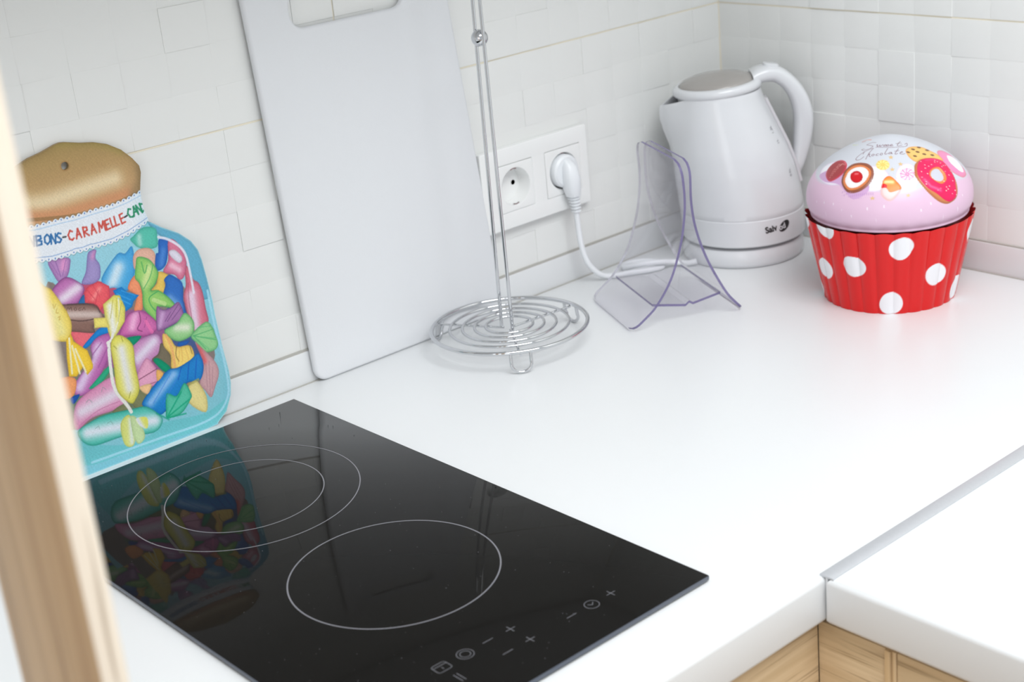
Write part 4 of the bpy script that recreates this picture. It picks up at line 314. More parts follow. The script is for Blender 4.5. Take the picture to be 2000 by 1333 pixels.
def acrylic(name, tint, body):
    m = bpy.data.materials.new(name); m.use_nodes = True; nt = m.node_tree; nt.nodes.clear()
    out = nt.nodes.new('ShaderNodeOutputMaterial'); tr = nt.nodes.new('ShaderNodeBsdfTransparent'); tr.inputs[0].default_value = tint
    gl = nt.nodes.new('ShaderNodeBsdfGlossy'); gl.inputs['Roughness'].default_value = .04
    df = nt.nodes.new('ShaderNodeBsdfPrincipled'); df.inputs['Base Color'].default_value = body; df.inputs['Roughness'].default_value = .2
    fr = nt.nodes.new('ShaderNodeFresnel'); fr.inputs['IOR'].default_value = 1.35
    tc = nt.nodes.new('ShaderNodeTexCoord'); nz = nt.nodes.new('ShaderNodeTexNoise'); nz.inputs['Scale'].default_value = 12
    mr = nt.nodes.new('ShaderNodeMapRange'); mr.inputs['To Min'].default_value = .02; mr.inputs['To Max'].default_value = .08
    nt.links.new(tc.outputs['Object'], nz.inputs['Vector']); nt.links.new(nz.outputs['Fac'], mr.inputs['Value'])
    m1 = nt.nodes.new('ShaderNodeMixShader'); m2 = nt.nodes.new('ShaderNodeMixShader')
    nt.links.new(mr.outputs[0], m1.inputs[0]); nt.links.new(tr.outputs[0], m1.inputs[1]); nt.links.new(df.outputs[0], m1.inputs[2])
    ge = nt.nodes.new('ShaderNodeNewGeometry'); ml = nt.nodes.new('ShaderNodeMath'); ml.operation = 'SUBTRACT'; ml.use_clamp = True
    nt.links.new(fr.outputs[0], ml.inputs[0]); nt.links.new(ge.outputs['Backfacing'], ml.inputs[1])
    nt.links.new(ml.outputs[0], m2.inputs[0]); nt.links.new(m1.outputs[0], m2.inputs[1]); nt.links.new(gl.outputs[0], m2.inputs[2])
    nt.links.new(m2.outputs[0], out.inputs[0]); return m
M_acr = acrylic('clear_acrylic', (.962, .958, .970, 1), rgb(225, 224, 235))
M_acredge = mat('violet_acrylic_edge', rgb(122, 114, 152), .15, Transmission_Weight=.25, IOR=1.2)

M_acrfar = mat('pale_acrylic_edge', rgb(206, 204, 214), .2, Transmission_Weight=.5, IOR=1.2)

# ------------------------------------------------------------ the setting
H0 = -0.90
structure(box('floor', -3.2, .1, -3.6, .1, H0 - .05, H0, M_floor), 'oak floor of the kitchen, below the cabinets')
wb = structure(box('wall_back', -3.2, .1, .006, .1, H0, 1.7, M_paint), 'white tiled wall behind the hob, boards and sockets')
wr = structure(box('wall_right', .006, .1, -3.6, .006, H0, 1.7, M_paint), 'white tiled wall behind the kettle and cupcake tin')

# tiles: each slab carries a field of relief squares with uneven heights
CW, CH = .04345, .0372
Z_G = .2574                     # height of the grout line
def relief_mesh(i):
    r = random.Random(100 + i)
    h = [r.choice((.0006, .0007, .0008, .0008, .0009, .0013, .0016))] * 4
    tx, tz = r.uniform(-.00022, .00022), r.uniform(-.00022, .00022)
    h = [max(.0002, h[0] + sx * tx + sz * tz) for sx, sz in ((-1, -1), (1, -1), (1, 1), (-1, 1))]
    a, b = CW / 2, CH / 2; q = .0016; v = []
    for (sx, sz), hh in zip(((-1, -1), (1, -1), (1, 1), (-1, 1)), h):
        v.append((sx * a, 0, sz * b))
    for (sx, sz), hh in zip(((-1, -1), (1, -1), (1, 1), (-1, 1)), h): v.append((sx * a, -(hh - .00016), sz * b))
    for (sx, sz), hh in zip(((-1, -1), (1, -1), (1, 1), (-1, 1)), h): v.append((sx * (a - q), -hh, sz * (b - q)))
    f = [(8, 9, 10, 11)]
    for k in range(4):
        j = (k + 1) % 4; f += [(k, j, 4 + j, 4 + k), (4 + k, 4 + j, 8 + j, 8 + k)]
    me = mesh('relief_square', v, f); fixn(me); me.materials.append(M_tile)
    me.polygons.foreach_set('use_smooth', [True] * len(me.polygons)); me.set_sharp_from_angle(angle=R_(55))
    return me
RM = [relief_mesh(i) for i in range(14)]
def tile_slab(parent, ncol, nrow, loc, rz, seed, cut=()):
    w_, h_ = ncol * CW, nrow * CH
    if cut:            # the slab is cut out behind the socket boxes
        o = prism('tile', [(-w_ / 2, -h_ / 2), (w_ / 2, -h_ / 2), (w_ / 2, h_ / 2), (-w_ / 2, h_ / 2)], [[(cx_ - loc[0] + .0192 * math.cos(2 * math.pi * k / 24), cz_ - loc[2] + .0192 * math.sin(2 * math.pi * k / 24)) for k in range(24)] for cx_, cz_ in cut], 0, .0055, M_tilebody, parent, lambda x, z, d: (x, d, z), 0, False)
    else:
        me = mesh('tile', *_boxvf(-w_ / 2, w_ / 2, 0, .0055, -h_ / 2, h_ / 2)); fixn(me)
        o = link('tile', me, M_tilebody, parent)
    o.location = loc; o.rotation_euler = (0, 0, rz)
    r = random.Random(seed)
    for i in range(ncol):
        for j in range(nrow):
            sqx, sqz = loc[0] + (i + .5) * CW - w_ / 2, loc[2] + (j + .5) * CH - h_ / 2
            if any(abs(sqx - cx_) < CW / 2 + .019 and abs(sqz - cz_) < CH / 2 + .019 for cx_, cz_ in cut): r.randrange(14); r.choice((0, 1)); continue
            k = bpy.data.objects.new('relief_square', RM[r.randrange(14)]); C.objects.link(k); k.parent = o
            k.location = ((i + .5) * CW - w_ / 2, 0, (j + .5) * CH - h_ / 2)
            s = r.choice((0, 1)); k.rotation_euler = (0, math.pi * s, 0)
    return o
def _boxvf(x0, x1, y0, y1, z0, z1):
    v = [(x, y, z) for x in (x0, x1) for y in (y0, y1) for z in (z0, z1)]
    return v, [(0, 1, 3, 2), (4, 6, 7, 5), (0, 4, 5, 1), (2, 3, 7, 6), (0, 2, 6, 4), (1, 5, 7, 3)]
g = .0018
TW = 12 * CW
rows = [(Z_G - g / 2 - 6 * CH, 6), (Z_G + g / 2, 6)]
n_ = 0
SOCK = [(-.3036 - .0302, .1265), (-.3036 + .0378, .1265)]
for ci in range(2):
    for z0, nr in rows:
        n_ += 1
        tile_slab(wb, 12, nr, (-.0006 - TW / 2 - ci * (TW + g), .0004, z0 + nr * CH / 2), 0, 40 + n_, SOCK if n_ == 1 else ())
for z0, nr in rows:
    n_ += 1
    tile_slab(wr, 12, nr, (.0004, -.0006 - TW / 2, z0 + nr * CH / 2), -math.pi / 2, 60 + n_)
# the further tiles, out of the picture, in one piece per wall
def far_tiles(parent, cols, zs, fn, name='far_tiles'):
    parts = [_boxvf(a, b, 0, .0055, z, z + 6 * CH) for a, b in cols for z in zs]
    v, f = join(parts); v = [fn(*p) for p in v]
    return tag(link(name, fixn(mesh(name, v, f)), M_tilebody, parent), None, None, kind='stuff')
# flat field of the tile left around the socket boxes
row0 = Z_G - g / 2 - 6 * CH; ex = [-.0006 - i * CW for i in range(13)]; ez = [row0 + j * CH for j in range(7)]
skx = [i for i in range(12) if any(abs(ex[i] - CW / 2 - c) < CW / 2 + .019 for c, _ in SOCK)]; skz = [j for j in range(6) if abs(ez[j] + CH / 2 - .1265) < CH / 2 + .019]
X0_, X1_, Z0_, Z1_ = ex[max(skx) + 1], ex[min(skx)], ez[min(skz)], ez[max(skz) + 1]
prism('flat_field', [(X0_, Z0_), (X1_, Z0_), (X1_, Z1_), (X0_, Z1_)], [[(cx_ + .0192 * math.cos(2 * math.pi * k / 24), cz_ + .0192 * math.sin(2 * math.pi * k / 24)) for k in range(24)] for cx_, cz_ in SOCK], -.0005, .0004, M_tile, wb, lambda x, z, d: (x, d, z), 0, False)
zs = [Z_G + g / 2 + (6 * CH + g) * k for k in range(1, 4)]
cb = [(-.0006 - TW - c * (TW + g), -.0006 - c * (TW + g)) for c in range(5)]
far_tiles(wb, cb, zs, lambda x, y, z: (x, y, z)); far_tiles(wb, cb[2:], [r_[0] for r_ in rows], lambda x, y, z: (x, y, z))
far_tiles(wr, cb, zs, lambda x, y, z: (y, x, z)); far_tiles(wr, cb[1:], [r_[0] for r_ in rows], lambda x, y, z: (y, x, z))
for k in range(6):
    z = Z_G - g / 2 + (6 * CH + g) * k
    box('grout', -2.7, 0, .0006, .0058, z, z + g, M_grout, wb); box('grout', .0006, .0058, -2.7, 0, z, z + g, M_grout, wr)
for k in range(4):
    x = -.0006 - (TW + g) * (k + 1)
    box('grout', x, x + g, .0006, .0058, .03, 1.6, M_grout, wb); box('grout', .0006, .0058, x, x + g, .03, 1.6, M_grout, wr)
box('corner_grout', -.0012, .006, -.0012, .006, .034, 1.6, M_grout, wb)

# upstands with their grey top seal
t1 = structure(box('trim_1', -2.4, -.0015, -.0032, .004, 0, .0318, M_top, None, .0006), 'white upstand strip along the back of the worktop')
box('seal', -2.4, -.001, -.0022, .004, .0318, .0341, M_seal, t1)
t2 = structure(box('trim_2', -.0032, .004, -2.6, -.0034, 0, .0318, M_top, None, .0006), 'white upstand strip along the right wall')
box('seal', -.0022, .004, -2.6, -.0034, .0318, .0334, M_seal, t2)
box('seal', -2.4, -.0015, -.0046, -.0030, -.0002, .0009, M_seal, t1)
box('seal', -.0046, -.0030, -2.6, -.0034, -.0002, .0009, M_seal, t2)

# ------------------------------------------------------------ worktops, joint strip, base cabinets
TH = .0352
def worktop(name, outline, label):
    o = prism(name, outline, [], -TH, 0, M_top, None, lambda x, y, d: (x, y, d), 0.0040)
    return tag(o, label, 'worktop')
worktop('worktop', [(-2.4, -.5985), (0, -.5985), (0, .004), (-2.4, .004)], 'long white laminate worktop with the black hob set into it')
worktop('worktop', [(-.5945, -2.6), (0, -2.6), (0, -.6012), (-.5945, -.6012)], 'white laminate worktop beyond the metal joint strip, at lower right')
js = box('joint_strip', -.5925, -.001, -.6055, -.5940, -.0004, .0013, M_alu, None, .0004)
tag(js, 'flat aluminium strip covering the joint between the two white worktops', 'joint strip')
bxx = box('web', -.5922, -.002, -.6006, -.5990, -TH + .001, -.0004, M_edge, js)

cab = thing('base_cabinet', 'oak-fronted base cabinet under the hob worktop', 'cabinet', (0, 0, 0))
box('carcass', -2.3, -.02, -.565, -.02, H0 + .1, -TH - .0005, M_oak_x, cab)
xs = [-.5885, -.94, -1.54, -2.3]
box('panel', xs[1] + .002, xs[0], -.5885, -.566, -.76, -TH - .004, M_oak_x, cab, .0008)
box('panel', xs[2] + .002, xs[1] - .002, -.5885, -.566, -.76, -TH - .004, M_oak_x, cab, .0008)
box('panel', xs[3], xs[2] - .002, -.5885, -.566, -.76, -TH - .004, M_oak_x, cab, .0008)
box('plinth', -2.3, -.5, -.54, -.52, H0, H0 + .1, M_oak_x, cab)
cab2 = thing('base_cabinet', 'oak-fronted base cabinet under the right-hand worktop, at bottom right', 'cabinet', (0, 0, 0))
box('carcass', -.565, -.02, -2.55, -.6015, H0 + .1, -TH - .0005, M_oak_y, cab2)
box('filler_panel', -.5885, -.566, -.6445, -.5886, -.76, -TH - .004, M_oak_y, cab2, .0005)
box('door_edge', -.5905, -.566, -.6495, -.6450, -.76, -TH - .004, M_oak_z, cab2, .0004)
box('door_edge', -.5890, -.566, -.6530, -.6500, -.76, -TH - .004, M_oak_z, cab2, .0004)
box('door', -.5885, -.566, -1.24, -.6537, -.76, -TH - .004, M_oak_y, cab2, .0008)
box('door', -.5885, -.566, -1.84, -1.244, -.76, -TH - .004, M_oak_y, cab2, .0008)
box('plinth', -.54, -.52, -2.55, -.56, H0, H0 + .1, M_oak_y, cab2)

# unseen box added above the worktop, it shades the upper tiles
structure(box('shade_box', -2.2, -.012, -.335, -.012, .61, 1.32, M_edge, None, .001), 'unseen white box added above the worktop to shade the back wall tiles')

# ------------------------------------------------------------ oak shelf unit in the left foreground
AX, AY = cam.location.x, cam.location.y
fy = -.692; dxr = (fy - AY) * math.tan(R_(22.11)); dxl = (fy - AY) * math.tan(R_(21.05))
sx1, sx0 = AX + dxr, AX + dxl
by = AY + dxl / math.tan(R_(18.05))
shf = thing('shelf_unit', 'open oak shelf unit standing in front of the worktop, blurred at the left edge', 'shelf', (sx0, fy, H0))
def sb(name, x0, x1, y0, y1, z0, z1, m): 
    o = box(name, x0 - sx0, x1 - sx0, y0 - fy, y1 - fy, z0 - H0, z1 - H0, m, shf, .0004); return o
sb('side_panel', sx0, sx1, fy + .0008, by, H0, .72, M_oak_panel)
sb('edge_band', sx0, sx1, fy, fy + .0008, H0, .72, M_oak_edge)
sb('side_panel', sx0 - .26, sx0 - .244, fy, by, H0, .72, M_oak_panel)
for z in (-.86, -.45, -.10, .50, .704): sb('shelf_board', sx0 - .244, sx0, fy, by, z, z + .016, M_oak_panel)

# ------------------------------------------------------------ hob
HX0, HX1, HY0, HY1 = -.9262, -.6455, -.5420, -.0330
hob = thing('ceramic_hob', 'black glass two-zone ceramic hob set in the white worktop', 'hob', ((HX0 + HX1) / 2, (HY0 + HY1) / 2, 0))
hx, hy = hob.location.x, hob.location.y
hz0, hz1 = .0011, .0050
gl = box('glass_plate', HX0 - hx, HX1 - hx, HY0 - hy, HY1 - hy, hz0, hz1, M_glassblack, hob, .0009, 2)
gl.data.materials.append(M_hobedge)
for p_ in gl.data.polygons:
    if abs(p_.normal.z) < .9: p_.material_index = 1
box('gasket', HX0 - hx + .004, HX1 - hx - .004, HY0 - hy + .004, HY1 - hy - .003, 0, hz0, M_rubber, hob)
def ring(name, cx_, cy_, r, w_, parent=hob, n=160, z=hz1):
    v = []; f = []
    for k in range(n):
        a = 2 * math.pi * k / n
        for q in (r - w_ / 2, r + w_ / 2):
            v.append((cx_ - hx + q * math.cos(a), cy_ - hy + q * math.sin(a), z + .00006))
    for k in range(n): f.append((2 * k, 2 * k + 1, (2 * k + 3) % (2 * n), (2 * k + 2) % (2 * n)))
    return link(name, mesh(name, v, f), M_print, parent)
ring('zone_ring', -.7844, -.1684, .0933, .0009); ring('zone_ring', -.7844, -.1684, .0640, .0009); ring('zone_ring', -.7826, -.3649, .0764, .0011)
def strokes(name, polys, wd, z=hz1, m=M_print):
    parts = []
    for P in polys:
        for i in range(len(P) - 1):
            a, b = Vector((*P[i], 0)), Vector((*P[i + 1], 0)); d = (b - a).normalized(); n = Vector((-d.y, d.x, 0)) * wd / 2
            a2, b2 = a - d * wd * .3, b + d * wd * .3
            parts.append(([a2 - n, b2 - n, b2 + n, a2 + n], [(0, 1, 2, 3)]))
    v, f = join(parts); v = [(p.x - hx, p.y - hy, z + .00008) for p in v]
    return link(name, mesh(name, v, f), m, hob)
W_ = .00044
def circ(cx_, cy_, r, n=24): return [(cx_ + r * math.cos(2 * math.pi * k / n), cy_ + r * math.sin(2 * math.pi * k / n)) for k in range(n + 1)]
def plus(x, y, s=.0038): return [[(x - s, y), (x + s, y)], [(x, y - s), (x, y + s)]]
def minus(x, y, s=.0042): return [[(x - s, y), (x + s, y)]]
for x, y in ((-.7056, -.5064), (-.7799, -.4873), (-.7797, -.5066)): strokes('plus_mark', plus(x, y), W_)
for x, y in ((-.7425, -.5067), (-.7989, -.4865), (-.7992, -.5066)): strokes('minus_mark', minus(x, y), W_)
strokes('timer_mark', [circ(-.724, -.5068, .0052), [(-.7262, -.5052), (-.7240, -.5075), (-.7215, -.5052)]], W_)
strokes('zone_mark', [circ(-.8187, -.4872, .0058), circ(-.8187, -.4872, .0036)], W_)
lk = rrect(-.8384 - .0055, -.8384 + .0055, -.4873 - .0048, -.4873 + .0048, .002, 4); lk.append(lk[0])
strokes('key_lock_mark', [lk, [(-.8439, -.4851), (-.8329, -.4851)], [(-.8384, -.4872), (-.8384, -.4896)]], W_)
strokes('pause_mark', [[(-.8392, -.500), (-.8392, -.5095)], [(-.8366, -.500), (-.8366, -.5095)]], W_)
# crumbs and dust specks on the glass
parts = []
for k in range(170):
    x, y = random.uniform(HX0 + .01, HX1 - .01), random.uniform(HY0 + .01, HY1 - .01); s = random.uniform(.00012, .00032)
    parts.append(([(x - hx - s, y - hy - s, hz1), (x - hx + s, y - hy - s, hz1), (x - hx, y - hy + s, hz1), (x - hx, y - hy, hz1 + s)], [(0, 1, 3), (1, 2, 3), (2, 0, 3)]))
v, f = join(parts); tag(link('dust_specks', mesh('dust_specks', v, f), M_inkgrey, hob), None, None, kind='stuff')

# ------------------------------------------------------------ white cutting board leaning on the wall
cb_ = [(-.6040, 0), (-.3655, 0), (-.4000, .386), (-.6225, .386)]
def round_poly(P, r, n=8):
    out = []; N = len(P)
    for i in range(N):
        p = Vector((*P[i], 0)); a = Vector((*P[i - 1], 0)) - p; b = Vector((*P[(i + 1) % N], 0)) - p
        a.normalize(); b.normalize(); an = a.angle(b); d = r / math.tan(an / 2)
        c = p + (a + b).normalized() * (r / math.sin(an / 2)); s = p + a * d - c; e = p + b * d - c
        a0 = math.atan2(s.y, s.x); a1 = math.atan2(e.y, e.x); da = (a1 - a0 + math.pi) % (2 * math.pi) - math.pi
        for k in range(n + 1):
            t = a0 + da * k / n; out.append((c.x + r * math.cos(t), c.y + r * math.sin(t)))
    return out
bo = round_poly([cb_[0], cb_[1], cb_[2], cb_[3]], .014)
hole_pts = round_poly([(-.5735, .3305), (-.4475, .3305), (-.4490, .3620), (-.5750, .3620)], .0135)
board = prism('cutting_board', bo, [hole_pts], 0, .0076, M_board, None, lambda x, z, d: (x, -.0116 + z * .006 + d, z), .0034)
tag(board, 'large plain white plastic cutting board with a handle slot, leaning on the tiles', 'cutting board')

# ------------------------------------------------------------ jar-shaped board printed with sweets
JX = -.8076; LEAN = .033
jb = thing('jar_shaped_board', 'jar-shaped board printed with colourful wrapped sweets, leaning by the hob', 'trivet board', (JX, 0, 0))
half = [(0, 281.6)] + [p for p in OUT if p[1] > 1] + [(90.7, .6), (80, 0), (60, 0)]
outl = half + [(-x, z) for x, z in half[::-1] if x > 0]
outl_m = [(x / 1000, z / 1000) for x, z in outl]
holec = [(.0033 * math.cos(2 * math.pi * k / 24), .2624 + .0033 * math.sin(2 * math.pi * k / 24)) for k in range(24)]
fr = lambda x, z, d: (x, -.0155 + LEAN * z + d, z)
jc = prism('board_core', outl_m, [holec], .0002, .0036, M_jaredge, jb, fr, .0003)
jc.data.materials.append(M_corkedge)
for p_ in jc.data.polygons:
    if p_.center.z > .2255: p_.material_index = 1
step = .55
gx = np.arange(-114, 114.01, step); gz = np.arange(-.2, 283, step)
GX, GZ = np.meshgrid(gx, gz); X, Y = GX.ravel(), GZ.ravel()
OP = np.array(outl); ins = inside(X, Y, OP); dO = dist(X, Y, OP, True); dO = np.where(ins, dO, -dO)
HP = np.array(holec) * 1000; dH = np.hypot(X, Y - 262.4) - 3.3
col = np.tile(np.array((150, 205, 220.)), (len(X), 1))
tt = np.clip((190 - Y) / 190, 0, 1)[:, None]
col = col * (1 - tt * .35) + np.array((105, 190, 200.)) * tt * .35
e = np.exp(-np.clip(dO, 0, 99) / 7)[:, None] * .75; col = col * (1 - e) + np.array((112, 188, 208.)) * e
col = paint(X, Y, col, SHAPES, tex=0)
# the half behind the oak panel repeats the print the other way round
NX, NZ = GX.shape[1], GX.shape[0]; cg = col.reshape(NZ, NX, 3); mir = cg[:, ::-1]; a = np.clip((-GX - 66) / 1.0 , 0, 1)[:, :, None]
a2 = np.clip((-GX - 48) / 1.0, 0, 1)[:, :, None] * (GZ > 95)[:, :, None]; a = np.maximum(a, a2)
col = (cg * (1 - a) + mir * a).reshape(-1, 3)
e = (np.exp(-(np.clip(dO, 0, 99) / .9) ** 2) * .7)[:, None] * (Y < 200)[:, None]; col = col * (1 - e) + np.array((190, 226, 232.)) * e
# cork-coloured lid
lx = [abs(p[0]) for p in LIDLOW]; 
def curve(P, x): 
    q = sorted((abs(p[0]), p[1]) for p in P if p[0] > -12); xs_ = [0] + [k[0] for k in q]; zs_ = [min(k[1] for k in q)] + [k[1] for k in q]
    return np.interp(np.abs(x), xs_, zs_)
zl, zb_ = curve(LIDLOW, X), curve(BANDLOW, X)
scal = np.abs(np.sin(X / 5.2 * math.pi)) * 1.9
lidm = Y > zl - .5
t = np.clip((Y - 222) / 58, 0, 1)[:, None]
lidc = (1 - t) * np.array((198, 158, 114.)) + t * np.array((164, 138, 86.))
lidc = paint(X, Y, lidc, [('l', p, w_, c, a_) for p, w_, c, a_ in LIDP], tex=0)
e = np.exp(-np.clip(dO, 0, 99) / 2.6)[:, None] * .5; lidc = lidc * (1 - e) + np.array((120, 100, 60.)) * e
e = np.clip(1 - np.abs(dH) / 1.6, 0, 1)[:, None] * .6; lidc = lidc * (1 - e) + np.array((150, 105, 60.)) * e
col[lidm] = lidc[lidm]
# ribbon with scalloped lace edges
up_e = zl + scal - .6; lo_e = zb_ - np.abs(np.sin(X / 5.6 * math.pi)) * 1.7 + .4
ab = (np.clip((up_e - Y) / .5 + .5, 0, 1) * np.clip((Y - lo_e) / .5 + .5, 0, 1))[:, None]
rib = np.tile(np.array((228, 233, 240.)), (len(X), 1))
e = np.clip((np.abs(X) - 48) / 18, 0, 1)[:, None]; rib = rib * (1 - e * .3) + np.array((150, 200, 220.)) * e * .3
for off, base_, cc in ((-3.2, zl, (140, 185, 225)), (3.0, zb_, (80, 130, 195))):
    e = np.clip(1 - np.abs(Y - (base_ + off)) / .55, 0, 1)[:, None] * .8; rib = rib * (1 - e) + np.array(cc, float) * e
for base_, per, off in ((zl, 5.2, -.4), (zb_, 5.6, .5)):
    cxn = (np.round(X / per - .5) + .5) * per; e = (np.hypot(X - cxn, (Y - base_ - off) * .8) < .62)[:, None] * .75; rib = rib * (1 - e) + np.array((60, 110, 185.)) * e
for base_, sc_, sgn in ((zl, up_e, 1), (zb_, lo_e, -1)):
    e = np.clip(1 - np.abs(Y - sc_ - sgn * .35) / .45, 0, 1)[:, None] * .55; col = col * (1 - e) + np.array((70, 85, 90.)) * e
col = col * (1 - ab) + rib * ab
# hand lettering on the ribbon
SF = {'B': [[(0, 0), (0, 1), (.6, .95), (.65, .65), (.05, .52), (.7, .4), (.7, .08), (0, 0)]],
      'O': [[(.4, 1), (.05, .75), (.05, .25), (.4, 0), (.75, .25), (.75, .75), (.4, 1)]], 'N': [[(0, 0), (.05, 1), (.62, 0), (.68, 1)]],
      'S': [[(.65, .9), (.3, 1), (.05, .75), (.35, .52), (.65, .3), (.4, .02), (.02, .1)]], '-': [[(.05, .5), (.6, .5)]],
      'C': [[(.7, .85), (.4, 1), (.05, .6), (.15, .15), (.5, 0), (.75, .12)]], 'A': [[(0, 0), (.38, 1), (.72, 0)], [(.12, .38), (.6, .38)]],
      'R': [[(0, 0), (.02, 1)], [(.02, 1), (.55, .9), (.55, .6), (.04, .48)], [(.1, .48), (.68, 0)]],
      'M': [[(0, 0), (.12, 1)], [(.12, 1), (.42, .35)], [(.42, .35), (.78, 1)], [(.78, 1), (.9, 0)]],
      'E': [[(.55, 1), (.02, .97), (0, 0), (.58, .02)], [(.02, .52), (.48, .54)]], 'L': [[(.03, 1), (0, 0), (.5, .03)]],
      'D': [[(0, 0), (.02, 1)], [(.02, 1), (.6, .75), (.62, .3), (0, 0)]], 'Y': [[(0, 1), (.33, .5), (.68, 1)], [(.33, .5), (.3, 0)]]}
LET = list(LETTERS)
LET = [('B', -53.6, 212.0), ('O', -47.6, 210.6), ('N', -41.2, 209.6)] + LET + [('Y', 64.6, 213.2)]
lh = 8.0; sh = []
for i, (c_, s_, t_) in enumerate(LET):
    j0, j1 = max(0, i - 1), min(len(LET) - 1, i + 1); an = math.atan2(LET[j1][2] - LET[j0][2], LET[j1][1] - LET[j0][1])
    wd_ = 4.9 if c_ not in '-LE' else (3.6 if c_ == '-' else 4.6); cc = (40, 105, 165) if i < 7 else (45, 45, 50) if c_ == '-' else (200, 72, 60) if i < 17 else (25, 135, 95)
    for P in SF[c_]:
        Q = []
        for px, pz in P:
            a_, b_ = (px - .36) * wd_ * 1.25, (pz - .5) * lh; Q.append((s_ + a_ * math.cos(an) - b_ * math.sin(an), t_ + a_ * math.sin(an) + b_ * math.cos(an)))
        Q2 = [Q[0]]
        for q in Q[1:]: Q2.append(((Q2[-1][0] + q[0]) / 2, (Q2[-1][1] + q[1]) / 2)); Q2.append(q)
        for k in range(len(Q) - 1): sh.append(('l', [Q[k], Q[k + 1]], 1.5, cc, .92))
m_ = (np.abs(X) < 64.8); c2 = paint(X, Y, col.copy(), sh, tex=0); col = np.where((m_ & (dO > .2))[:, None], c2, col)
hz = np.sin(X * 2.1 + np.sin(Y * .7) * 1.3 + Y * 1.5) * .012 + np.sin(X * 5.3 - Y * 4.1) * .012
col *= 1 + hz[:, None] + rng.normal(0, .022, (len(X), 1)); col = np.clip(col, 0, 255)
# build the front sheet, snapped to the outline and the hole
keep = (dO > -.55) & (dH > -.45)
# snap
def snap(idx, P):
    for i in idx:
        x, y = X[i], Y[i]; best = 1e9
        for k in range(len(P)):
            x0, y0 = P[k]; x1, y1 = P[(k + 1) % len(P)]; dx, dy = x1 - x0, y1 - y0; L = dx * dx + dy * dy + 1e-9
            tq = min(1, max(0, ((x - x0) * dx + (y - y0) * dy) / L)); qx, qy = x0 + tq * dx, y0 + tq * dy; d2 = (x - qx) ** 2 + (y - qy) ** 2
            if d2 < best: best = d2; bx_, by_ = qx, qy
        X[i], Y[i] = bx_, by_
snap(np.where(keep & (dO < 0))[0], [tuple(p) for p in OP]); snap(np.where(keep & (dH < 0))[0], [tuple(p) for p in HP])
idm = -np.ones(len(X), int); idm[keep] = np.arange(keep.sum()); idg = idm.reshape(NZ, NX)
A_, B_, C_, D_ = idg[:-1, :-1], idg[:-1, 1:], idg[1:, 1:], idg[1:, :-1]; ok = (A_ >= 0) & (B_ >= 0) & (C_ >= 0) & (D_ >= 0)
F = np.stack([A_[ok], B_[ok], C_[ok], D_[ok]], 1)
me = bpy.data.meshes.new('printed_face'); XX, YY = X[keep] / 1000, Y[keep] / 1000
V = np.stack([XX, -.0155 + LEAN * YY, YY], 1)
me.vertices.add(len(V)); me.vertices.foreach_set('co', V.ravel()); me.loops.add(len(F) * 4); me.loops.foreach_set('vertex_index', F.ravel())
me.polygons.add(len(F)); me.polygons.foreach_set('loop_start', np.arange(0, len(F) * 4, 4)); me.polygons.foreach_set('loop_total', np.full(len(F), 4)); me.update(calc_edges=True); me.validate()
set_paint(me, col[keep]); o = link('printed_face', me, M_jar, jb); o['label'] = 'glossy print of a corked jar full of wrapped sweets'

# ------------------------------------------------------------ chrome wire stand
SC = (-.4268, -.0900)
st_ = thing('towel_stand', 'chrome wire kitchen-roll stand with spiral ring base and twin upright rods', 'kitchen roll stand', (SC[0], SC[1], 0))
zr = .0210
def tor(name, r, w_, z=zr): return tube(name, [(r * math.cos(2 * math.pi * k / 96), r * math.sin(2 * math.pi * k / 96), z) for k in range(96)], w_, M_chrome, st_, 10, True)
tor('rim_ring', .0768, .0021)
for r in (.0588, .0463, .0343, .0232): tor('ring', r, .0015)
for an in (-123.8, -4.5, 117.0):
    a = R_(an); d = Vector((math.cos(a), math.sin(a), 0)); n = Vector((-d.y, d.x, 0))
    tube('spoke', [d * .006 + Vector((0, 0, zr - .0032)), d * .0765 + Vector((0, 0, zr - .0032))], .0013, M_chrome, st_, 8)
    hw = .0095; P = []
    P.append(d * .0760 + n * -hw + Vector((0, 0, zr + .0008)))
    P.append(d * .0775 + n * -hw + Vector((0, 0, .0105)))
    for k in range(9):
        q = math.pi * k / 8; P.append(d * .0785 + n * (-hw * math.cos(q)) + Vector((0, 0, .0092 - .0077 * math.sin(q))))
    P.append(d * .0775 + n * hw + Vector((0, 0, .0105))); P.append(d * .0760 + n * hw + Vector((0, 0, zr + .0008)))
    tube('foot', P, .0016, M_chrome, st_, 8)
a0, b0 = Vector((-.4300, -.0820, zr - .002)), Vector((-.4350, -.1040, zr - .002))
at_, bt = Vector((-.4318, -.0905, .36)), Vector((-.4350, -.1040, .36))
base = Vector((SC[0], SC[1], 0))
P = [a0, a0 + (at_ - a0) * .5, at_]
mid = (at_ + bt) / 2; hv = (bt - at_) / 2
for k in range(1, 8):
    q = math.pi * k / 8; P.append(mid - hv * math.cos(q) + Vector((0, 0, .034 + .012 * math.sin(q) - .0)) )
P[3] = P[3]; P += [bt, b0 + (bt - b0) * .5, b0]
tube('upright_rods', [p - base for p in P], .0017, M_chrome, st_, 12)
bc = Vector((-.4336, -.0970, .3035)) - base
v, f = lathe_data([(1e-7, -.0078)] + [(.0078 * math.sin(math.pi * k / 16), -.0078 * math.cos(math.pi * k / 16)) for k in range(1, 16)] + [(1e-7, .0078)], 32)
link('ball', fixn(mesh('ball', [(x + bc.x, y + bc.y, z + bc.z) for x, y, z in v], f)), M_chrome, st_, True)

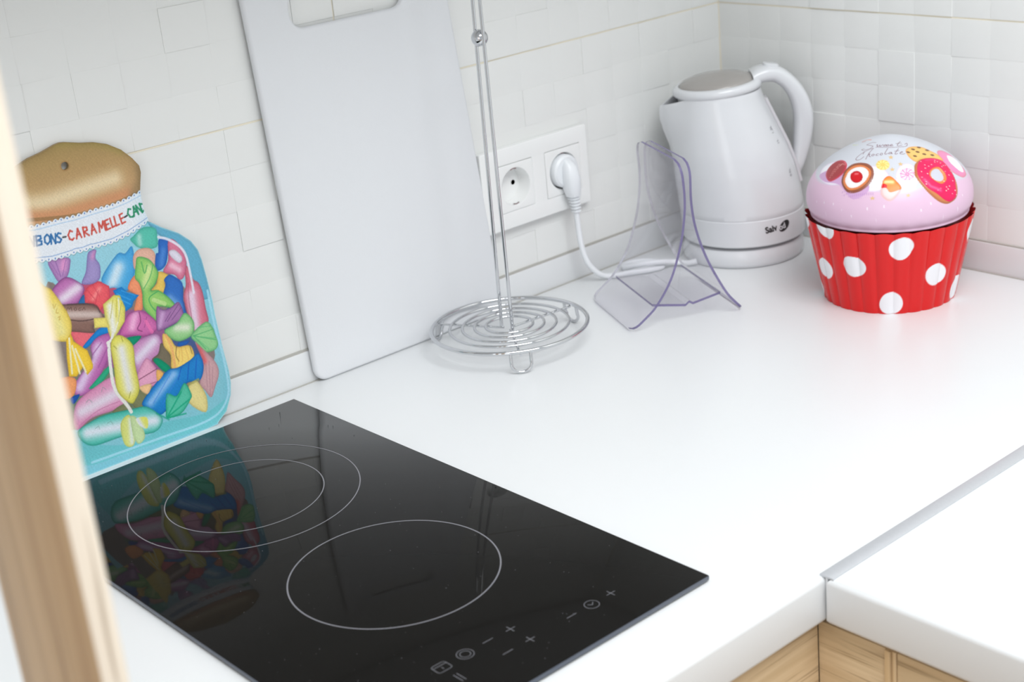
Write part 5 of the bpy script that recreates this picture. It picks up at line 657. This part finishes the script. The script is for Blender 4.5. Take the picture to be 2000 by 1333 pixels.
# ------------------------------------------------------------ double socket, plug and cord
so = thing('wall_socket', 'white double socket on the tiles, right half holding a plug', 'socket', (-.3036, 0, .1265))
sxx, szz = -.3036, .1265
FR = lambda x, z, d: (x, d, z)
r_out = .0198; cs = (-.0302, .0378)
ow = rrect(-.0745, .0745, -.0425, .0425, .002, 3)
holes = [rrect(c - .0252, c + .0252, -.0250, .0250, .0008, 2) for c in cs]
prism('frame', ow, holes, -.0100, -.0002, M_sock, so, FR, .0009)
for i, c in enumerate(cs):
    hc = [(c + r_out * math.cos(2 * math.pi * k / 48), r_out * math.sin(2 * math.pi * k / 48)) for k in range(48)]
    ins_ = prism('insert', rrect(c - .0248, c + .0248, -.0246, .0246, .0008, 2), [hc], -.0102, -.0020, M_sock, so, FR, .0003)
    # recessed cup
    prof = [(r_out + .0002, -.0101), (r_out - .0006, -.0083), (r_out - .0018, .0052), (.0001, .0052)]
    v, f = lathe_data(prof, 48, cap=False); v = [(x + c, z, y) for x, y, z in v]
    cup = link('cup', fixn(mesh('cup', v, f)), M_sock, ins_, True, 30)
    for cy2 in (-1, 1):
        P = [Vector((c - .004, -.0080, cy2 * .0180)), Vector((c, -.0080, cy2 * .0190)), Vector((c + .004, -.0080, cy2 * .0180))]
        tube('earth_clip', P, .0007, M_chrome, ins_, 6)
    for sx_ in (-.0095, .0095):
        v, f = lathe_data([(1e-6, 0), (.0026, 0)], 20); v = [(x + c + sx_, .0050, y) for x, y, z in v]
        link('pin_hole', mesh('pin_hole', v, f), M_dark, ins_)

cord = thing('power_cord', 'white plug and cord running from the right socket to the kettle', 'cord', (-.2655, 0, .1265))
cc_ = Vector(cord.location)
v, f = lathe_data([(.0174, .0010), (.0178, .0110), (.0172, .0140), (.0150, .0158), (1e-6, .0161)], 48); v = [(x, -z, y) for x, y, z in v]
link('plug', fixn(mesh('plug', v, f)), M_cable, cord, True, 30)
# tapered grip running down out of the plug
def loft(name, secs, m, parent, n=20, sharp=40):
    v = []; f = []
    for c, ax, ay, rx, ry in secs:
        c, ax, ay = Vector(c), Vector(ax), Vector(ay)
        for k in range(n):
            q = 2 * math.pi * k / n; ca, sa = math.cos(q), math.sin(q)
            v.append(c + ax * rx * math.copysign(abs(ca) ** .75, ca) + ay * ry * math.copysign(abs(sa) ** .75, sa))
    for i in range(len(secs) - 1):
        for k in range(n): f.append((i * n + k, i * n + (k + 1) % n, (i + 1) * n + (k + 1) % n, (i + 1) * n + k))
    f.append(tuple(range(n))[::-1]); f.append(tuple(range((len(secs) - 1) * n, len(secs) * n)))
    return link(name, fixn(mesh(name, v, f)), m, parent, True, sharp)
X_, Y_ = (1, 0, 0), (0, 1, 0)
loft('grip', [((0, -.0145, .013), X_, Y_, .004, .003), ((0, -.0185, .006), X_, Y_, .0075, .0075), ((.0005, -.0195, -.006), X_, Y_, .0090, .0095), ((.001, -.0195, -.018), X_, Y_, .0088, .0090), ((.002, -.0195, -.0265), X_, Y_, .0072, .0072)], M_cable, cord)
secs = []
for k in range(22):
    z = -.0255 - k * .0009; r = (.0068 if (k % 4) < 2 else .0050) - k * .00009
    secs.append(((.002 + k * .00012, -.0195, z), X_, Y_, r, r))
loft('strain_relief', secs, M_cable, cord, 16, 60)
CP = [(-.2612, -.0195, .0815), (-.2606, -.0198, .066), (-.2598, -.0215, .045), (-.2555, -.0250, .024), (-.2440, -.0300, .0085), (-.2310, -.0350, .0036), (-.2140, -.0440, .0036), (-.1950, -.0560, .0036),
      (-.1780, -.0600, .0036), (-.1690, -.0480, .0036), (-.1750, -.0300, .0036), (-.1920, -.0200, .0036), (-.2060, -.0300, .0045), (-.2000, -.0480, .0100), (-.1830, -.0620, .0105), (-.1650, -.0640, .0060), (-.1560, -.0760, .0042), (-.1492, -.0850, .0060)]
tube('cable', [Vector(p) - cc_ for p in spline(CP, 8)], .0031, M_cable, cord, 10)

# ------------------------------------------------------------ clear napkin holder
NA = Vector((-.3401, -.1673, 0)); NU = Vector((.9105, -.4135, 0)); NV = Vector((.4135, .9105, 0)); NW = .117
nh = thing('napkin_holder', 'clear acrylic napkin holder with violet edges, two flared sheets', 'napkin holder', NA, 0)
LP = [(.0045, .0012), (.0180, .0110), (.0320, .0233), (.0487, .0483), (.0607, .0814), (.0661, .1095), (.0674, .1283), (.0668, .144), (.0655, .1630)]
RP = [(.1223, .0012), (.1120, .0125), (.1031, .0246), (.0892, .0519), (.0803, .0747), (.0741, .0983), (.0715, .1209), (.0717, .143), (.0722, .1625)]
def sheet(name, prof, sgn, parent):
    pr = [Vector((p.x, p.y, 0)) for p in spline([(a, b, 0) for a, b in prof], 5)]
    n = len(pr); m = 30; zt = pr[-1].y; rc = .016; v = []; f = []; th = .0025
    L = [0]
    for i in range(1, n): L.append(L[-1] + (pr[i] - pr[i - 1]).length)
    for side in (0, 1):
        for i in range(n):
            t = (pr[min(i + 1, n - 1)] - pr[max(i - 1, 0)]).normalized(); nn = Vector((-t.y, t.x, 0)) * (th * side * sgn)
            q = pr[i] + nn
            # rounded corners: width shrinks near both ends
            ed = min(L[i], L[-1] - L[i]); ins = 0
            rr = rc if L[i] > L[-1] / 2 else .010
            if ed < rr: ins = rr - math.sqrt(max(0, rr * rr - (rr - ed) ** 2))
            for j in range(m + 1):
                w_ = ins + (NW - 2 * ins) * j / m
                v.append(NU * q.x + NV * w_ + Vector((0, 0, q.y)))
    N1 = n * (m + 1); 
    I = lambda s, i, j: s * N1 + i * (m + 1) + j
    ef = []
    for i in range(n - 1):
        for j in range(m):
            f.append((I(0, i, j), I(0, i, j + 1), I(0, i + 1, j + 1), I(0, i + 1, j))); f.append((I(1, i, j), I(1, i + 1, j), I(1, i + 1, j + 1), I(1, i, j + 1)))
    k0 = len(f)
    for i in range(n - 1):
        f.append((I(0, i, 0), I(0, i + 1, 0), I(1, i + 1, 0), I(1, i, 0))); f.append((I(0, i, m), I(1, i, m), I(1, i + 1, m), I(0, i + 1, m)))
    for j in range(m):
        f.append((I(0, 0, j), I(1, 0, j), I(1, 0, j + 1), I(0, 0, j + 1))); f.append((I(0, n - 1, j), I(0, n - 1, j + 1), I(1, n - 1, j + 1), I(1, n - 1, j)))
    me = mesh(name, v, f); me.materials.append(M_acr); me.materials.append(M_acredge); me.materials.append(M_acrfar)
    for i in range(k0, len(f)):
        far = i < k0 + 2 * (n - 1) and (i - k0) % 2 == 1
        me.polygons[i].material_index = 2 if far else 1
    fixn(me); return link(name, me, None, parent, True, 40)
sheet('front_sheet', LP, 1, nh); sheet('rear_sheet', RP, -1, nh)
def plate(name, P, v0, v1, th, parent):
    parts = []
    v = []; f = []
    for (a, b) in P:
        for w_ in (v0, v1):
            for d in (0, th): v.append(NU * a + NV * w_ + Vector((0, 0, b + d)))
    for i in range(len(P) - 1):
        k = 4 * i
        f += [(k, k + 2, k + 6, k + 4), (k + 1, k + 5, k + 7, k + 3), (k, k + 4, k + 5, k + 1), (k + 2, k + 3, k + 7, k + 6)]
    f += [(0, 1, 3, 2), (len(v) - 4, len(v) - 2, len(v) - 1, len(v) - 3)]
    me = mesh(name, v, f); me.materials.append(M_acr); me.materials.append(M_acredge)
    for i in range(len(f)):
        if i >= len(f) - 2 or i % 4 == 2: me.polygons[i].material_index = 1
    fixn(me); return link(name, me, None, parent)
pl_ = plate('tray', [(.0300, .0200), (.0650, .0135), (.0690, .0165), (.0730, .0140), (.1030, .0195)], .010, NW - .006, .0025, nh)

# ------------------------------------------------------------ kettle
KA = (-.0795, -.0915); KR = math.atan2(-.664, .747)
ke = thing('electric_kettle', 'white plastic electric kettle standing on its round base in the corner', 'kettle', (KA[0], KA[1], 0), KR)
lathe('power_base', [(1e-6, 0), (.0635, 0), (.0655, .0015), (.0668, .005), (.0665, .014), (.0640, .0195), (.058, .0212), (1e-6, .0212)], M_kettle, ke, 96)
ksec = [(.0235, .0015, .0655), (.0250, .0015, .0672), (.0400, .0010, .0677), (.0525, .0002, .0678), (.0530, .0002, .0673), (.0540, .0001, .0673), (.0545, .0000, .0677), (.076, -.0025, .0672), (.099, -.0060, .0655), (.1227, -.0105, .0618), (.140, -.0140, .0575), (.154, -.0168, .0540), (.166, -.0190, .0508), (.1755, -.0205, .0482), (.1840, -.0212, .0464)]
def krad(z):
    zz = [s[0] for s in ksec]; return np.interp(z, zz, [s[1] for s in ksec]), np.interp(z, zz, [s[2] for s in ksec])
def kpt(phi, z, off=0):
    c, r = krad(z)
    tip = float(np.interp(z, [.108, .122, .133, .146, .162, .1755, .184], [0, .0035, .0075, .0125, .0162, .0178, .0182]))
    d = r + tip; rr = r
    if tip > 1e-5:
        al = math.acos(r / d); ph = abs((phi - math.pi + math.pi) % (2 * math.pi) - math.pi)
        if ph < al: rr = r / math.cos(al - ph)
        # soften the beak
        rr = rr - min(.0022, tip * .35) * math.exp(-(ph / .12) ** 2)
    return (c + (rr + off) * math.cos(phi), (rr + off) * math.sin(phi), z)
nk = 144; v = []; f = []
zs_ = [s[0] for s in ksec[:7]] + list(np.linspace(.060, .1840, 28)); zin = [.1755, .172, .160, .150]
rings = [(z, 0) for z in zs_] + [(.1848, -.0006), (.1848, -.0018)] + [(z, -.0024) for z in (.182, .174, .165, .155, .12, .06)]
for z, off in rings:
    for k in range(nk):
        p_ = kpt(2 * math.pi * k / nk, min(z, .1840), off); zz_ = z; fall = max(0, 1 - abs(2 * math.pi * k / nk - math.pi) / .85)
        if z > .150: zz_ = z - .0120 * fall * (z - .150) / .034
        v.append((p_[0], p_[1], zz_))
for i in range(len(rings) - 1):
    for k in range(nk): f.append((i * nk + k, i * nk + (k + 1) % nk, (i + 1) * nk + (k + 1) % nk, (i + 1) * nk + k))
f.append(tuple(range(nk))[::-1]); f.append(tuple(range((len(rings) - 1) * nk, len(rings) * nk)))
kb = link('body', fixn(mesh('body', v, f)), M_kettle, ke, True, 40)
# lid: white rim ring with a smoked, slightly domed window, tilted up towards the handle
ltilt = Matrix.Translation((-.0205, 0, .1790)) @ Matrix.Rotation(R_(-3.6), 4, 'Y')
v, f = lathe_data([(.0440, .0040), (.0470, .0050), (.0481, .0065), (.0483, .0090), (.0478, .0115), (.0464, .0132), (.0440, .0140), (.0420, .0142), (.0412, .0140), (.0409, .0130), (1e-6, .0120)], 96)
lid = link('lid', fixn(mesh('lid', [ltilt @ Vector(p) for p in v], f)), M_kettle, ke, True, 35)
v, f = lathe_data([(.0409, .0128), (.0404, .0146), (.037, .0172), (.028, .0204), (.015, .0228), (1e-6, .0236)], 72)
link('lid_window', fixn(mesh('lid_window', [ltilt @ Vector(p) for p in v], f)), M_smoke, lid, True, 60)
# neck under the lid
v, f = lathe_data([(.0430, -.016), (.0430, .0050)], 64)
link('neck', fixn(mesh('neck', [ltilt @ Vector(p) for p in v], f)), M_kettle, ke, True, 35)
# handle
pairs = [((.0150, .2010), (.0165, .1900)), ((.0220, .2048), (.0215, .1875)), ((.0330, .2062), (.0300, .1885)), ((.0474, .2025), (.0400, .1870)), ((.0615, .1910), (.0500, .1780)), ((.0738, .1735), (.0568, .1640)), ((.0805, .1520), (.0598, .1470)), ((.0795, .1277), (.0592, .1240)), ((.0727, .1020), (.0570, .1020)), ((.0655, .0850), (.0560, .0880)), ((.0615, .0775), (.0555, .0800))]
sp = [tuple(p) for p in spline([(a[0], a[1], 0) for a, b in pairs], 4)]; sq = [tuple(p) for p in spline([(b[0], b[1], 0) for a, b in pairs], 4)]
secs = []
for i, (a, b) in enumerate(zip(sp, sq)):
    a, b = Vector((a[0], 0, a[1])), Vector((b[0], 0, b[1])); c = (a + b) / 2; ax = (a - b)
    t = i / (len(sp) - 1); wy = float(np.interp(t, [0, .12, .3, .6, .85, 1], [.020, .0175, .0135, .0125, .0105, .0060]))
    secs.append((c, ax.normalized(), (0, 1, 0), ax.length / 2, wy))
loft('handle', secs, M_kettle, ke, 28, 60)
loft('lid_button', [((.0370, 0, .2035), (1, 0, -.18), (0, 1, 0), .0085, .0085), ((.0372, 0, .2068), (1, 0, -.18), (0, 1, 0), .0083, .0083), ((.0373, 0, .2076), (1, 0, -.18), (0, 1, 0), .0070, .0070)], M_kettle, ke, 24, 40)
# water gauge strip facing the handle
v = []; f = []; zg = np.linspace(.078, .172, 20)
for z in zg:
    for ph, off in ((-.22, .0002), (-.17, .0030), (.17, .0030), (.22, .0002)): v.append(kpt(ph, z, off))
for i in range(len(zg) - 1):
    for k in range(3): f.append((i * 4 + k, i * 4 + k + 1, i * 4 + k + 5, i * 4 + k + 4))
f += [(0, 1, 2, 3), tuple(len(v) - 4 + k for k in (3, 2, 1, 0))]
link('water_gauge', fixn(mesh('water_gauge', v, f)), M_gauge, ke, True, 30)
def on_kettle(name, s, size, phi, z, rot, m, sx=1.0, off=.00025, vf=None, bold=0, parent=ke):
    v, f = vf if vf else text_data(s, size, sx, bold); out = []
    # finer cut so the lettering follows the curve
    for x, y, _ in v:
        x2 = x * math.cos(rot) - y * math.sin(rot); y2 = x * math.sin(rot) + y * math.cos(rot)
        c, r = krad(z + y2); out.append(kpt(phi + x2 / r, z + y2, off))
    return link(name, mesh(name, out, f), m, parent)
def phi_of(s, z):      # visible front flank, towards the room
    c, r = krad(z); return -math.acos(max(-1, min(1, (s - c) / r)))
PHT, ZT, PHM, ZM, PHL, ZL = -36.9, .1430, -35.6, .1297, -34.6, .0955
PHS, ZS, PHE, ZE = -71.5, .0420, -57.1, .0425
on_kettle('level_mark', '1.2L', .0052, R_(PHT), ZT, R_(90), M_inkgrey, 1)
on_kettle('level_mark', '1L', .0052, R_(PHM), ZM, R_(90), M_inkgrey, 1)
on_kettle('level_mark', '0.5L', .0052, R_(PHL), ZL, R_(90), M_inkgrey, 1)
# maker's lettering: black word running into a tilted black oval
v = []; f = []
nE = 40; rowsE = 6
v.append((0, 0, 0))
for j in range(1, rowsE + 1):
    for k in range(nE):
        q = 2 * math.pi * k / nE; v.append((.0080 * j / rowsE * math.cos(q), .0050 * j / rowsE * math.sin(q), 0))
for k in range(nE): f.append((0, 1 + k, 1 + (k + 1) % nE))
for j in range(rowsE - 1):
    for k in range(nE): f.append((1 + j * nE + k, 1 + (j + 1) * nE + k, 1 + (j + 1) * nE + (k + 1) % nE, 1 + j * nE + (k + 1) % nE))
on_kettle('logo_oval', '', 0, R_(PHE), ZE, R_(32), M_ink, 1, .0002, (v, f))
on_kettle('logo_lettering', 'Saiv', .0098, R_(PHS), ZS, R_(7), M_ink, .92, .0003, bold=.00035)
on_kettle('logo_lettering', 'od', .0092, R_(PHE) - .045, ZE - .0002, R_(10), M_inkwhite, .9, .0004, bold=.0001)

# ------------------------------------------------------------ cupcake tin
CX, CY = -.1033, -.3030
tin = thing('cupcake_tin', 'cupcake-shaped tin, red with white dots, pink domed lid printed with sweets', 'tin', (CX, CY, 0))
NF = 28; nA = NF * 32; nZ = 120; HT = .0862
th = np.linspace(0, 2 * np.pi, nA, endpoint=False)
def flute(t, z):
    ph = (t * NF / (2 * np.pi)) % 1.0
    s = np.abs(2 * ph - 1)                     # rounded ribs with narrow valleys between them
    return -(.0030 * (.45 + .55 * z / HT)) * s ** 2.6
V = []; cols = []
zv = np.linspace(0, HT, nZ)
for z in zv:
    r = .0645 + (.0822 - .0645) * z / HT + flute(th, z)
    zz = z + (.0010 * (1 - 2 * np.abs(2 * ((th * NF / (2 * np.pi)) % 1.0) - 1) ** 2) * (z / HT) ** 6 if z > HT * .6 else 0 * th)
    V.append(np.stack([r * np.cos(th), r * np.sin(th), zz], 1))
V = np.concatenate(V); n0 = len(V)
DOTS = [(-2.377, .0708), (-2.986, .0500), (-1.865, .0376), (-2.499, .0117), (2.74, .0391), (2.93, .0860), (-1.151, .0680), (-1.321, .0133)]
more = [(-.55, .040), (-.05, .071), (.25, .015), (.62, .048), (1.1, .078), (1.35, .025), (1.85, .055), (2.25, .010), (2.3, .084), (-.7, .088)]
col = np.tile(np.array((214., 20, 20)), (n0, 1)); TH_, ZZ_ = np.tile(th, nZ), np.repeat(zv, nA)
for i, (a, z) in enumerate(DOTS + more):
    rr = .0645 + .2 * z; da = (TH_ - a + np.pi) % (2 * np.pi) - np.pi; dx = da * rr; dz = (ZZ_ - z) * 1.02
    an = np.arctan2(dz, dx); R0 = .0118 * (1 + .06 * np.sin(2 * an + i * 1.7) + .03 * np.sin(3 * an + i))
    al = np.clip((R0 - np.hypot(dx, dz)) / .0006 + .5, 0, 1)[:, None]; col = col * (1 - al) + np.array((236., 236, 240)) * al
F = []
idx = np.arange(nA)
for j in range(nZ - 1):
    a = j * nA; F.append(np.stack([a + idx, a + (idx + 1) % nA, a + nA + (idx + 1) % nA, a + nA + idx], 1))
F = [tuple(map(int, q)) for q in np.concatenate(F)]; F.append(tuple(range(nA))[::-1])
me = mesh('body', V, F); me.polygons.foreach_set('use_smooth', [True] * len(me.polygons)); set_paint(me, col); me.materials.append(M_tin)
link('body', me, None, tin)
# inner lip that the lid sits on
prof_o = []; v = []; f = []
for zz_, dr, top in ((HT, -.0006, 1), (HT - .012, -.0045, 0), (HT - .016, -.0085, 0)):
    r = .0645 + (.0822 - .0645) * zz_ / HT + flute(th, zz_) * top + dr
    z3 = zz_ + (.0010 * (1 - 2 * np.abs(2 * ((th * NF / (2 * np.pi)) % 1.0) - 1) ** 2) if top else 0 * th)
    v += [tuple(p) for p in np.stack([r * np.cos(th), r * np.sin(th), z3], 1)]
for i in range(2):
    for k in range(nA): f.append((i * nA + k, (i + 1) * nA + k, (i + 1) * nA + (k + 1) % nA, i * nA + (k + 1) % nA))
f.append(tuple(2 * nA + k for k in range(nA)))
link('rim_lip', mesh('rim_lip', v, f), M_tinin, tin, True, 60)
# domed lid
zb0, Rl, Hl, kl_ = .1033, .0801, .0584, 1.367
nT = 480; us = np.concatenate([np.linspace(1, .9, 14)[:-1], np.linspace(.9, 0, 190)]); us[0] = .9999
prof = [(Rl * math.cos(u * math.pi / 2) ** kl_, zb0 + Hl * math.sin(u * math.pi / 2)) for u in us]
nd = len(prof); prof += [(Rl * 1.0, zb0 - .003), (Rl * .992, zb0 - .007), (Rl * .972, zb0 - .0115), (Rl * .950, zb0 - .0138), (Rl * .945, zb0 - .0150), (Rl * .955, zb0 - .0158), (Rl * .952, zb0 - .0170), (Rl * .90, zb0 - .0172)]
prof = np.array(prof); arc = np.concatenate([[0], np.cumsum(np.hypot(np.diff(prof[:, 0]), np.diff(prof[:, 1])))]) + prof[0, 0]
tl = np.linspace(0, 2 * np.pi, nT, endpoint=False)
AR, TT = np.repeat(arc, nT), np.tile(tl, len(prof)); X, Y = AR * np.cos(TT) * 1000, AR * np.sin(TT) * 1000
col = np.tile(np.array((206., 209, 217)), (len(X), 1))
bt_ = 82 + 2.5 * np.sin(TT * 5 + 1.0) + 2.0 * np.cos(TT + .6)
col[:] = col
e = np.clip((AR * 1000 - bt_) / 3.5 + .5, 0, 1)[:, None]; col = col * (1 - e) + np.array((222., 188, 211)) * e
hg = np.zeros(len(X)); col = paint(X, Y, col, CUPART, hg, tex=0)
dn = np.gradient(prof, axis=0); nrm = np.stack([-dn[:, 1], dn[:, 0]], 1); nrm /= np.linalg.norm(nrm, axis=1)[:, None] + 1e-12
nrm = np.where((nrm[:, :1] < 0) & (np.arange(len(prof)) < nd)[:, None], -nrm, nrm); nrm[0] = (0, 1)
RR = np.repeat(prof[:, 0], nT) + np.repeat(nrm[:, 0], nT) * hg * .001; ZR = np.repeat(prof[:, 1], nT) + np.abs(np.repeat(nrm[:, 1], nT)) * hg * .001
V = np.stack([RR * np.cos(TT), RR * np.sin(TT), ZR], 1); i2 = np.arange(nT); F = []
for j in range(len(prof) - 1):
    a = j * nT; F.append(np.stack([a + i2, a + nT + i2, a + nT + (i2 + 1) % nT, a + (i2 + 1) % nT], 1))
F = [tuple(map(int, q)) for q in np.concatenate(F)]; F.append(tuple(range(nT))); F.append(tuple((len(prof) - 1) * nT + k for k in range(nT))[::-1])
me = mesh('lid', V, F); me.polygons.foreach_set('use_smooth', [True] * len(me.polygons)); set_paint(me, col); me.materials.append(M_tinlid)
o = link('lid', me, None, tin); o['label'] = 'pink and white domed lid printed with sweets and script lettering'
